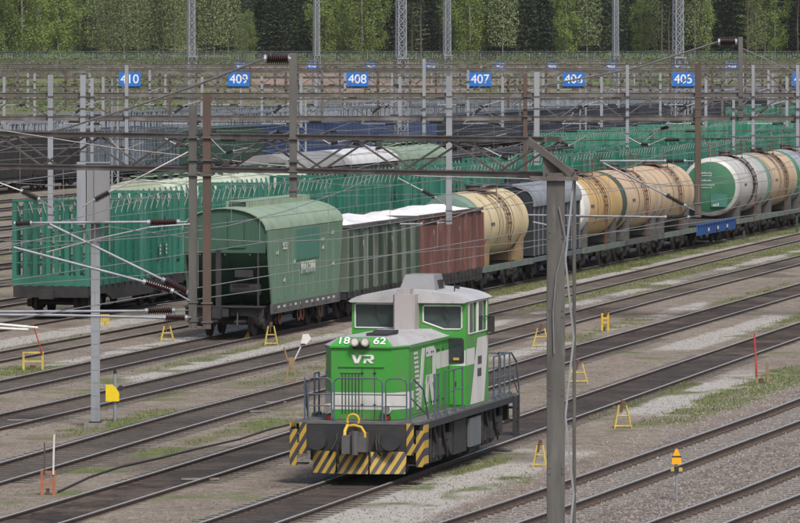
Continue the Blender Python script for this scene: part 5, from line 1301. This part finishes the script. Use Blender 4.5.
# ------------------------------------------------------------ small yard furniture
def trestle(px,py,wpx,hpx,label,mat='yellow2',lean=False,box=False):
    p=G(px,py); s3=F/p.y; w_,h_=wpx/s3,hpx/s3; t_=thing('derailer_trestle',label,'trestle',p,random.uniform(-.3,.3),'yellow trestles beside the tracks'); r_=.022
    b=MB().mat(mat); tw=w_*.22; d=w_*.28
    for sx in (-1,1):
        for sy in (-1,1): b.tube([(sx*w_/2,sy*d,0),(sx*tw,sy*d*.3,h_*.82)],r_,6)
    for sy in (-1,1): b.tube([(-w_/2,sy*d,.06),(w_/2,sy*d,.06)],r_*.8,6); b.tube([(-w_*.33,sy*d*.6,h_*.45),(w_*.33,sy*d*.6,h_*.45)],r_*.7,6)
    for sx in (-1,1): b.tube([(sx*w_/2,-d,.06),(sx*w_/2,d,.06)],r_*.8,6)
    b.build('frame',t_)
    b=MB().mat('rusty'); b.box(-tw,tw,-d*.3,d*.3,h_*.82,h_*.85); b.cyl((-.04,-.05,h_*.55),(.0,0,h_*.98),.025,8); b.box(-.04,.05,-.03,.03,h_*.88,h_); b.build('lever_head',t_)
    return t_
trestle(541,347,16,23,'yellow wire trestle left of the dark lattice pole, farthest right of the locomotive')
trestle(578,383,19,24,'yellow wire trestle just right of the dark lattice pole')
trestle(622.5,428,17,28,'yellow wire trestle alone right of the pole, beside the locomotive track')
trestle(540,467,13,27,'yellow wire trestle partly hidden left of the pole foot')
trestle(167,341,13,18,'yellow trestle under the low arms beside the brown posts')
trestle(271,345,13,23,'rusty yellow trestle at the hopper wagon wheels')
def hframe(px,py,wpx,hpx,label,mat,rung=2,posts_=2):
    p=G(px,py); s3=F/p.y; w_,h_=wpx/s3,hpx/s3; t_=thing('track_frame',label,'frame',p,.1,'small painted frames beside the tracks')
    b=MB().mat(mat)
    for x in np.linspace(-w_/2,w_/2,posts_): b.box(x-.035,x+.035,-.03,.03,0,h_)
    for z in np.linspace(h_*.5,h_,rung): b.box(-w_/2-.035,w_/2+.035,-.034,.034,z-.03,z+.03)
    b.mat('rusty'); b.box(-w_*.15,w_*.15,.05,.2,0,.14)
    b.build('frame',t_); return t_,s3,w_,h_
t_,s3,w_,h_=hframe(33,370,19,17.5,'yellow gate shaped frame with a leaning red rod at left','yellow2'); b=MB().mat('redp'); b.tube([(w_/2,-.05,h_*.9),(-.02,-.3,1.5)],.02,6); b.build('red_rod',t_)
hframe(105,325,7,10,'small bright yellow grille beside the timber wagon wheels','yellow2',2,4)
t_,s3,w_,h_=hframe(605,331,6,17,'narrow yellow stand right of the pole near the third empty track','yellow',3,2); b=MB().mat('rusty'); b.box(-.05,.1,-.06,.06,h_,h_+.1); b.build('lever_head',t_)
t_,s3,w_,h_=hframe(48,495,12,23,'rusty orange frame with two thin rods at lower left','orangep',2,2)
b=MB().mat('plainw'); b.tube([(w_*.42,-.06,h_*.9),(w_*.5,-.08,h_*.9+40/s3)],.024,6); b.build('white_rod',t_)
b=MB().mat('brownst'); b.tube([(-w_*.3,-.06,h_*.9),(-w_*.3,-.06,h_*.9+32/s3)],.018,6); b.build('brown_rod',t_)
t_,s3,w_,h_=hframe(762,383,11,20,'thin rusty hoop with a tall red rod at the right','saddle',1,2); b=MB().mat('redp'); b.tube([(-w_/2,-.05,h_*.4),(-w_/2-.08,-.05,h_+30/s3)],.026,6); b.build('red_rod',t_)
# point lever with white paddle
p=G(291,381); s3=F/p.y; t_=thing('point_lever','rusty brown point lever with a white paddle left of the locomotive','point lever',p,0)
b=MB().mat('saddle')
for sx in (-1,1):
    for sy in (-.15,.15): b.tube([(sx*.16,sy,0),(sx*.03,sy*.4,.62)],.028,6)
b.box(-.2,.25,-.2,.2,-.01,.03); b.box(-.07,.12,-.1,.1,.5,.72); b.tube([(-.02,0,.3),(-.22,0,1.05)],.03,6); b.build('stand',t_)
b=MB().mat('plainw'); b.tube([(.08,0,.6),(.38,-.05,1.22)],.022,6); b.build('handle',t_)
b=MB().mat('plainw'); b.add([(.30,-.08,1.16),(.48,-.08,1.14),(.62,-.08,1.32),(.54,-.08,1.46),(.36,-.08,1.44),(.30,-.03,1.16),(.48,-.03,1.14),(.62,-.03,1.32),(.54,-.03,1.46),(.36,-.03,1.44)],[(0,1,2,3,4),(9,8,7,6,5),(0,5,6,1),(1,6,7,2),(2,7,8,3),(3,8,9,4),(4,9,5,0)]); b.mat('black'); b.box(.30,.44,-.09,-.02,1.11,1.16); b.build('paddle',t_)
# yellow board on grey post
p=G(115,421); s3=F/p.y; t_=thing('point_indicator','yellow quarter round board on a grey post with a black top, beside the grey mast','indicator',p,0)
b=MB().mat('galv'); b.cyl((0,0,0),(0,0,1.3),.05,10); b.build('post',t_)
b=MB().mat('black'); b.cyl((.0,0,1.3),(.0,0,1.45),.045,10); b.box(-.035,.035,-.03,.03,1.35,51/s3); b.cyl((.15,-.0,.9),(.15,.1,.9),.08,10); b.build('lamp',t_)
b=MB().mat('sheety'); z0,z1=20/s3,36.5/s3; w_=13.5/s3; x0=-w_+.12
b.prism([(x0,z0),(x0+w_,z0+.0),(x0+w_,z0+.22),(x0+w_-.06,z0+.33),(x0+w_-.18,z1),(x0,z1)],'y',-.12,-.07); b.build('board',t_)
# triangular orange post sign
p=G(676.5,500); s3=F/p.y; t_=thing('marker_sign','orange pointed marker sign on a short grey post between the two nearest tracks','sign',p,0)
b=MB().mat('galv'); b.cyl((0,0,-.05),(0,0,.95),.028,8); b.build('post',t_)
b=MB().mat('yellow'); M['amber']=pm('amber_sign_paint',(.85,.42,.01),(.78,.37,.01),3,rough=.5); b=MB().mat('amber'); z0=36/s3; z1=51/s3
b.prism([(-.115,z0),(.115,z0),(.10,z0+.15),(.03,z1),(-.03,z1),(-.10,z0+.15)],'y',-.05,.05); b.build('board',t_)
b=MB().mat('black'); b.box(-.105,.105,-.053,-.050,z0+.155,z0+.19); b.mat('yellow2'); b.box(-.13,.13,-.06,.06,z0-.16,z0-.08); b.mat('black'); b.box(-.05,.05,-.07,.07,z0-.19,z0-.05); b.build('clamp',t_)
# small boxes on track ground: wheel chocks, debris
for (px,py,lab) in ((249,338,'yellow wheel chock under the hopper wagon'),(71,318,'orange wheel chock at the timber wagon wheel')):
    p=G(px,py); b=MB().mat('yellow'); b.prism([(-.18,0),(.18,0),(.12,.14),(-.02,.22)],'y',-.08,.08); o=b.build('wheel_chock'); o.location=p+Vector((0,0,.02)); tag(o,lab,'wheel chock','wheel chocks')
for (px,py,L,lab) in ((200,480.,.9,'grey plank lying between the rails left of the locomotive'),(258,412,.7,'small plank in the track behind the locomotive, left one'),(276,403.,.6,'small plank in the track behind the locomotive, right one'),(22,421,.8,'pale board between the rails at the left edge')):
    p=G(px,py); b=MB().mat('conc'); b.box(-L/2,L/2,-.1,.1,0,.03); o=b.build('plank'); o.location=p+Vector((0,0,.015)); o.rotation_euler=(0,0,.08); tag(o,lab,'plank','loose planks on the tracks')
# light posts at right in the grass
for (px,py,h_) in ((797,232,.9),(744,240,.5)):
    p=G(px,py); b=MB().mat('gdark'); b.box(-.06,.06,-.06,.06,0,h_); o=b.build('marker_stake'); o.location=p; tag(o,'short dark stake in the grass '+('at the right edge' if px>780 else 'left of the one at the right edge'),'stake')

# ------------------------------------------------------------ lattice light masts
def lmast(px,D,wpx,label,hz=34,flare=None):
    p=P(px,0,D); w_=wpx/F*D; zg=float(height(np.array([p.x]),np.array([D]))[0]); t_=thing('lighting_mast',label,'lighting mast',(p.x,D,zg),R(20),'tall lattice masts')
    b=MB().mat('galv'); 
    seg=8; prevw=None
    tops=[]
    def wat(z): return w_*(1.25-.35*z/hz) if z>9.5 else w_*1.5
    for sx in (-1,1):
        for sy in (-1,1):
            for z0,z1 in ((0,9.4),(9.6,hz)): b.bar((sx*wat(z0)/2,sy*wat(z0)/2,z0),(sx*wat(z1)/2,sy*wat(z1)/2,z1),.10)
    b.build('leg',t_); b=MB().mat('galv'); z=.4
    while z<hz-1:
        h2=min(wat(z)*1.15,1.2); q_=wat(z)/2; q2=wat(z+h2)/2
        for s2 in (-1,1):
            b.bar((-q_,s2*q_,z),(q2,s2*q2,z+h2),.06); b.bar((q_,s2*q_,z),(-q2,s2*q2,z+h2),.06); b.bar((s2*q_,-q_,z),(s2*q2,q2,z+h2),.06)
        b.bar((-q_,-q_,z),(q_,-q_,z),.05); z+=h2
    b.build('bracing',t_)
    b=MB().mat('galv'); b.box(-w_*.9,w_*.9,-w_*.9,w_*.9,9.4,9.5); b.build('platform',t_)
lmast(191,640,5.5,'slender lattice mast left of sign 409'); lmast(316.5,760,4.2,'thin lattice mast at the dark spruces left of sign 408'); lmast(401,520,7.0,'thickest lattice mast in the middle between signs 408 and 407')
lmast(447,760,5.0,'lattice mast just left of sign 407'); lmast(615.5,800,4,'thin lattice mast right of sign 406'); lmast(678,560,7.,'thick lattice mast above sign 405')

# ------------------------------------------------------------ fence on the bank
def fence(x0,x1,D,zoff,label,hh=1.9,top=True):
    z0=float(height(np.array([0.]),np.array([D]))[0])+zoff; t_=thing('security_fence',label,'fence',(x0,D,z0),0)
    L=x1-x0; n=int(L/3.)
    for i_ in range(n+1):
        b=None
    b=MB().mat('lgrey')
    for i_ in range(n+1):
        x=i_*3.; b.box(x-.05,x+.05,-.05,.05,-.8,hh)
        if top: b.bar((x,0,hh),(x+.35,-.3,hh+.42),.07)
    o=b.build('posts',t_)
    b=MB().mat('lgrey'); 
    for z in np.arange(.1,hh,.22): b.box(0,n*3.,.055,.075,z,z+.03)
    for x in np.arange(0,n*3.,.5): b.box(x,x+.04,.08,.1,0,hh)
    if top:
        for u in (.4,.9): b.tube([(0,-.3*u,hh+.42*u),(n*3.,-.3*u,hh+.42*u)],.02,4)
    b.build('wire_mesh',t_)
fence(-90,90,1100,-.25,'long grey security fence with cranked barbed top below the forest')
fence(-70,5,985,.1,'lower pale fence across the grassy bank on the left half',1.1,False)
fence(-5,80,1010,.4,'lower grey fence across the bank on the right half',1.3,False)
# blue hut
p=P(501,0,700); t_=thing('portable_toilet','small blue cabin far off between the gantries','cabin',(p.x,700,0),.2)
b=MB().mat('hutb'); b.box(-.6,.6,-.6,.6,0,4.2-1.9); b.prism([(-.65,2.3),(.65,2.3),(.4,2.5),(-.4,2.5)],'y',-.65,.65); b.build('body',t_)
b=MB().mat('roofw'); b.box(-.35,.35,-.63,-.601,.1,1.95); b.build('door',t_)

# ------------------------------------------------------------ forest
def leaves(centres,size,rngl,flat=.0):
    n=len(centres); a_=rngl.normal(size=(n,3)); a_/=np.linalg.norm(a_,axis=1)[:,None]
    b_=rngl.normal(size=(n,3)); b_-=a_*(a_*b_).sum(1)[:,None]; b_/=np.linalg.norm(b_,axis=1)[:,None]
    s3=size*rngl.uniform(.5,1.3,(n,1)); a_=a_*s3; b_=b_*s3*.7
    if flat: a_[:,2]*=1-flat; b_[:,2]*=1-flat
    return np.stack([centres-a_,centres-b_,centres+a_,centres+b_],1).reshape(-1,3)
def birch(seed,h=19,w_=3.3,z0=.08,n=9500):
    r_=np.random.default_rng(seed); cl=[]
    for i_ in range(62):
        t3=r_.uniform(z0,1); rad=w_*math.sin(math.pi*min(1,max(.06,(1-(t3-z0)/(1-z0))))**.75*1.0)**.7 if True else 0
        rad=w_*(1-(max(0,(t3-.45))/.58)**2)**.5 if t3>.45 else w_*(.35+.65*(t3-z0)/(.45-z0))
        a_=r_.uniform(0,math.tau); q_=rad*r_.uniform(.2,1)**.6; cl.append((q_*math.cos(a_),q_*math.sin(a_),t3*h,r_.uniform(.5,1.15)))
    cl=np.array(cl); idx=r_.integers(0,len(cl),n); o_=r_.normal(size=(n,3))*.5; o_[:,2]*=1.5; o_[:,2]-=.3
    c_=cl[idx,:3]+o_*cl[idx,3:4]; return leaves(c_,.135,r_)
def spruce(seed,h=24,w_=2.9,n=5600,z0=.06):
    r_=np.random.default_rng(seed); t3=z0+(1-z0)*r_.random(n)**1.25; lay=np.floor(t3*26)/26+.012*r_.random(n)
    rad=w_*(1-lay)**.85*(.75+.5*r_.random(n)*((np.floor(t3*26)*7919)%5/5*.5+.6)); a_=np.floor(r_.random(n)*9)/9*math.tau+lay*40+r_.normal(size=n)*.16
    q_=rad*r_.random(n)**.55; c_=np.stack([q_*np.cos(a_),q_*np.sin(a_),lay*h-.22*q_+r_.normal(size=n)*.12],-1); return leaves(c_,.26,r_,.35)
def pine(seed,h=22,n=2600):
    r_=np.random.default_rng(seed); cl=[]
    for i_ in range(26):
        t3=r_.uniform(.52,1); a_=r_.uniform(0,math.tau); q_=2.4*r_.uniform(.15,1)*(1.25-t3*.7); cl.append((q_*math.cos(a_),q_*math.sin(a_),t3*h,r_.uniform(.5,1)))
    cl=np.array(cl); idx=r_.integers(0,len(cl),n); o_=r_.normal(size=(n,3))*.55; o_[:,2]*=.55; return leaves(cl[idx,:3]+o_*cl[idx,3:4],.2,r_)
def aspen(seed,h=17,w_=2.6,n=4200): # sparse, just leafing
    r_=np.random.default_rng(seed); t3=r_.uniform(.15,1,n); a_=r_.uniform(0,math.tau,n); q_=w_*np.sin(np.pi*np.clip(t3*.85+.12,0,1))**.6*r_.random(n)**.5
    return leaves(np.stack([q_*np.cos(a_),q_*np.sin(a_),t3*h],-1),.14,r_)
def trunk(seed,h,r0,mat,limbs=14,z0=.3,ll=2.,up=.9):
    r_=random.Random(seed); b=MB().mat(mat); pts_=[(r_.uniform(-.12,.12)*i_/2,r_.uniform(-.12,.12)*i_/2,h*i_/6*.97) for i_ in range(7)]; pts_[0]=(0,0,-.6)
    b.tube(pts_,[r0*(1-.13*i_) for i_ in range(7)],7)
    for i_ in range(limbs):
        t3=z0+(1-z0)*i_/limbs; a_=r_.uniform(0,math.tau); q_=ll*(1.15-t3)*r_.uniform(.7,1.2); zz=h*t3; b.tube([(0,0,zz),(q_*.5*math.cos(a_),q_*.5*math.sin(a_),zz+q_*.35*up),(q_*math.cos(a_),q_*math.sin(a_),zz+q_*up)],[r0*.3*(1.1-t3),r0*.2*(1.1-t3),.02],5)
    return b.mesh('trunk')
protos={}
def mk(kind,i_):
    if kind=='birch': return tris_mesh('crown',birch(100+i_,h=18+i_,w_=3.0+.35*i_),4,'leafb'),trunk(i_,18+i_,.2,'birchb',16,.3,2.6)
    if kind=='greybirch': return tris_mesh('crown',aspen(140+i_),4,'leafg'),trunk(40+i_,17,.10,'birchb',22,.2,2.2,1.3)
    if kind=='spruce': return tris_mesh('crown',spruce(160+i_,h=23+i_,w_=2.7+.3*i_),4,'leafs'),trunk(60+i_,22,.22,'bark',6,.1,.6)
    if kind=='pine': return tris_mesh('crown',pine(180+i_),4,'leafp'),trunk(80+i_,22,.19,'bark',14,.35,2.,.5)
for kd in ('birch','greybirch','spruce','pine'):
    protos[kd]=[mk(kd,i_) for i_ in range(3)]
KL={'birch':'bright green leafy birch','greybirch':'pale sparse birch with grey white stem','spruce':'dark spruce','pine':'tall pine with bare lower trunk'}
trees=[]
def zone(x0,x1,n,mix):
    for _ in range(n): trees.append([rng.uniform(x0,x1),rng.uniform(1118,1150),rng.choice(list(mix),p=[v_ for v_ in mix.values()]),rng.uniform(.8,1.15)])
for px,kd,sc_,d in ((4,'birch',1.15,1112),(22,'birch',1.25,1110),(38,'birch',1.0,1116),(-14,'birch',1.2,1114),(62,'birch',1.0,1122),(80,'birch',.8,1126),(98,'greybirch',1.,1117),(112,'greybirch',.9,1114),(124,'greybirch',1,1113),(138,'greybirch',.95,1116),(150,'greybirch',1.1,1120),(163,'greybirch',1.,1118),(175,'greybirch',1.,1115),(90,'spruce',.7,1127),(58,'birch',.85,1119),(184,'greybirch',1.1,1122),(206,'greybirch',1.2,1120),(214,'greybirch',1.1,1118),(228,'greybirch',1.0,1122),
  (248,'birch',.52,1110),(241,'greybirch',.55,1109),(270,'spruce',1.,1122),(284,'spruce',1.05,1120),(297,'spruce',.95,1124),(262,'spruce',1,1128),(308,'spruce',1,1128),(326,'birch',1.0,1113),(337,'birch',.7,1116),(347,'birch',.95,1122),(362,'birch',1.15,1110),(374,'birch',.85,1114),(388,'spruce',1.05,1122),(400,'spruce',1,1126),(412,'pine',.9,1118),(421,'pine',1.,1115),(432,'spruce',1,1130),(440,'pine',1,1122),(459,'birch',1.05,1118),(470,'birch',1.05,1112),(478,'birch',.85,1117),(492,'spruce',1.1,1124),(503,'greybirch',1.1,1112),(512,'spruce',1,1121),(526,'spruce',1.1,1124),(540,'spruce',1,1128),(552,'spruce',1,1127),(567,'birch',.82,1112),(563,'birch',.6,1114),(578,'spruce',1,1128),(587,'greybirch',1.1,1113),(600,'spruce',.9,1125),(629,'spruce',.8,1126),(641,'birch',.6,1122),(648,'greybirch',.9,1124),(662,'pine',1,1112),(669,'pine',.9,1114),(690,'spruce',1,1130),(695,'greybirch',1.2,1112),(703,'birch',.7,1116),(718,'spruce',1.05,1128),(732,'spruce',1.1,1127),(748,'pine',1,1118),(756,'greybirch',.8,1120),(765,'pine',1.05,1120),(775,'birch',.8,1122),(786,'spruce',1.1,1128),(798,'pine',1,1120),(812,'spruce',1,1120),(-32,'spruce',1,1120),(828,'birch',1,1118)):
    trees.append([(px-400)/F*d,d,kd,sc_])
zone(-95,-62,8,{'birch':.6,'spruce':.4}); zone(64,95,8,{'birch':.3,'spruce':.5,'pine':.2})
trees.sort(key=lambda q_:q_[0]/q_[1]); cnt={}
ORD='first second third fourth fifth sixth seventh eighth ninth tenth eleventh twelfth thirteenth fourteenth fifteenth sixteenth seventeenth eighteenth nineteenth twentieth'.split()+[f'{n}th' for n in range(21,80)]
for x,d,kd,s3 in trees:
    i_=cnt.get(kd,0); cnt[kd]=i_+1; cr,tr=protos[kd][i_%3]; z=float(height(np.array([x]),np.array([d]))[0])
    t_=thing(kd.replace('greybirch','birch')+'_tree',KL[kd]+f', {ORD[i_]} of its kind from the left','tree',(x,d,z),rng.uniform(0,6.28),'trees along the forest edge'); t_.scale=(s3*1.08,s3*1.08,s3*rng.uniform(.95,1.08))
    link('crown',cr,t_); link('trunk',tr,t_)
# deep forest mass
parts={'leafs':[], 'leafb':[], 'leafp':[]}
srcs=[('leafs',spruce(300,25,3.4,3600)),('leafs',spruce(301,22,3.1,3200)),('leafp',pine(302,23,2200)),('leafb',birch(303,20,3.6,n=2600))]
for row,dd in enumerate((1150,1162,1176,1192)):
    for x in np.arange(-105,105,3.6 if row<3 else 3.):
        x2=x+rng.uniform(-1.5,1.5); d2=dd+rng.uniform(-5,5); u=rng.random(); w3=.35 if x2<-22 else .08; k_=3 if u<w3 else (2 if u<w3+.15 else int(rng.integers(0,2))); mt,src=srcs[k_]
        a_=rng.uniform(0,6.28); s3=rng.uniform(.85,1.2); c_,s4=math.cos(a_)*s3,math.sin(a_)*s3; z=float(height(np.array([x2]),np.array([d2]))[0])
        q_=np.stack([src[:,0]*c_-src[:,1]*s4+x2,src[:,0]*s4+src[:,1]*c_+d2,src[:,2]*s3+z],-1); parts[mt].append(q_)
allq=np.concatenate([np.concatenate(parts[m_]) for m_ in parts]); me=tris_mesh('forest',allq,4,'leafs')
for m_ in ('leafb','leafp'): me.materials.append(M[m_])
mi=np.concatenate([np.full(sum(len(q_) for q_ in parts[m_])//4,i_,dtype=np.int32) for i_,m_ in enumerate(parts)]); me.polygons.foreach_set('material_index',mi)
fo=link('forest',me); tag(fo,'dense dark mixed forest filling the background','forest',kind='stuff')
# undergrowth on the bank
n=17000; x_=rng.uniform(-80,82,n); d_=rng.uniform(940,1135,n); f_=fbm(x_,d_,9,91); kp=(f_>.56)|((x_<-36)&(f_>.45))|((d_>1095)&(f_>.42)); x_,d_=x_[kp],d_[kp]
cs=[]
for _ in range(7): cs.append(np.stack([x_+rng.normal(size=len(x_))*.4,d_+rng.normal(size=len(x_))*.4,height(x_,d_)+rng.uniform(0,1.0,len(x_))*np.where(d_>1102,1.6,.9)],-1))
M['bush']=leafmat('bush_leaves',(.06,.10,.025),(.12,.17,.05))
bo=link('undergrowth',tris_mesh('undergrowth',leaves(np.concatenate(cs),.2,np.random.default_rng(5)),4,'bush')); tag(bo,'low green scrub on the bank below the forest','undergrowth',kind='stuff')

# ------------------------------------------------------------ thin haze over the far yard
hz=MB().mat('steel').box(-260,260,-30,1330,-1,75); hm=bpy.data.materials.new('thin_haze'); hm.use_nodes=True; ht=hm.node_tree
ht.nodes.remove(ht.nodes['Principled BSDF']); pv=ht.nodes.new('ShaderNodeVolumePrincipled'); pv.inputs['Density'].default_value=.00003; pv.inputs['Color'].default_value=(.85,.9,.95,1)
ht.links.new(pv.outputs[0],ht.nodes['Material Output'].inputs['Volume'])
ho=hz.build('haze'); ho.data.materials.clear(); ho.data.materials.append(hm); tag(ho,'thin pale haze over the far yard and forest','haze',kind='stuff')
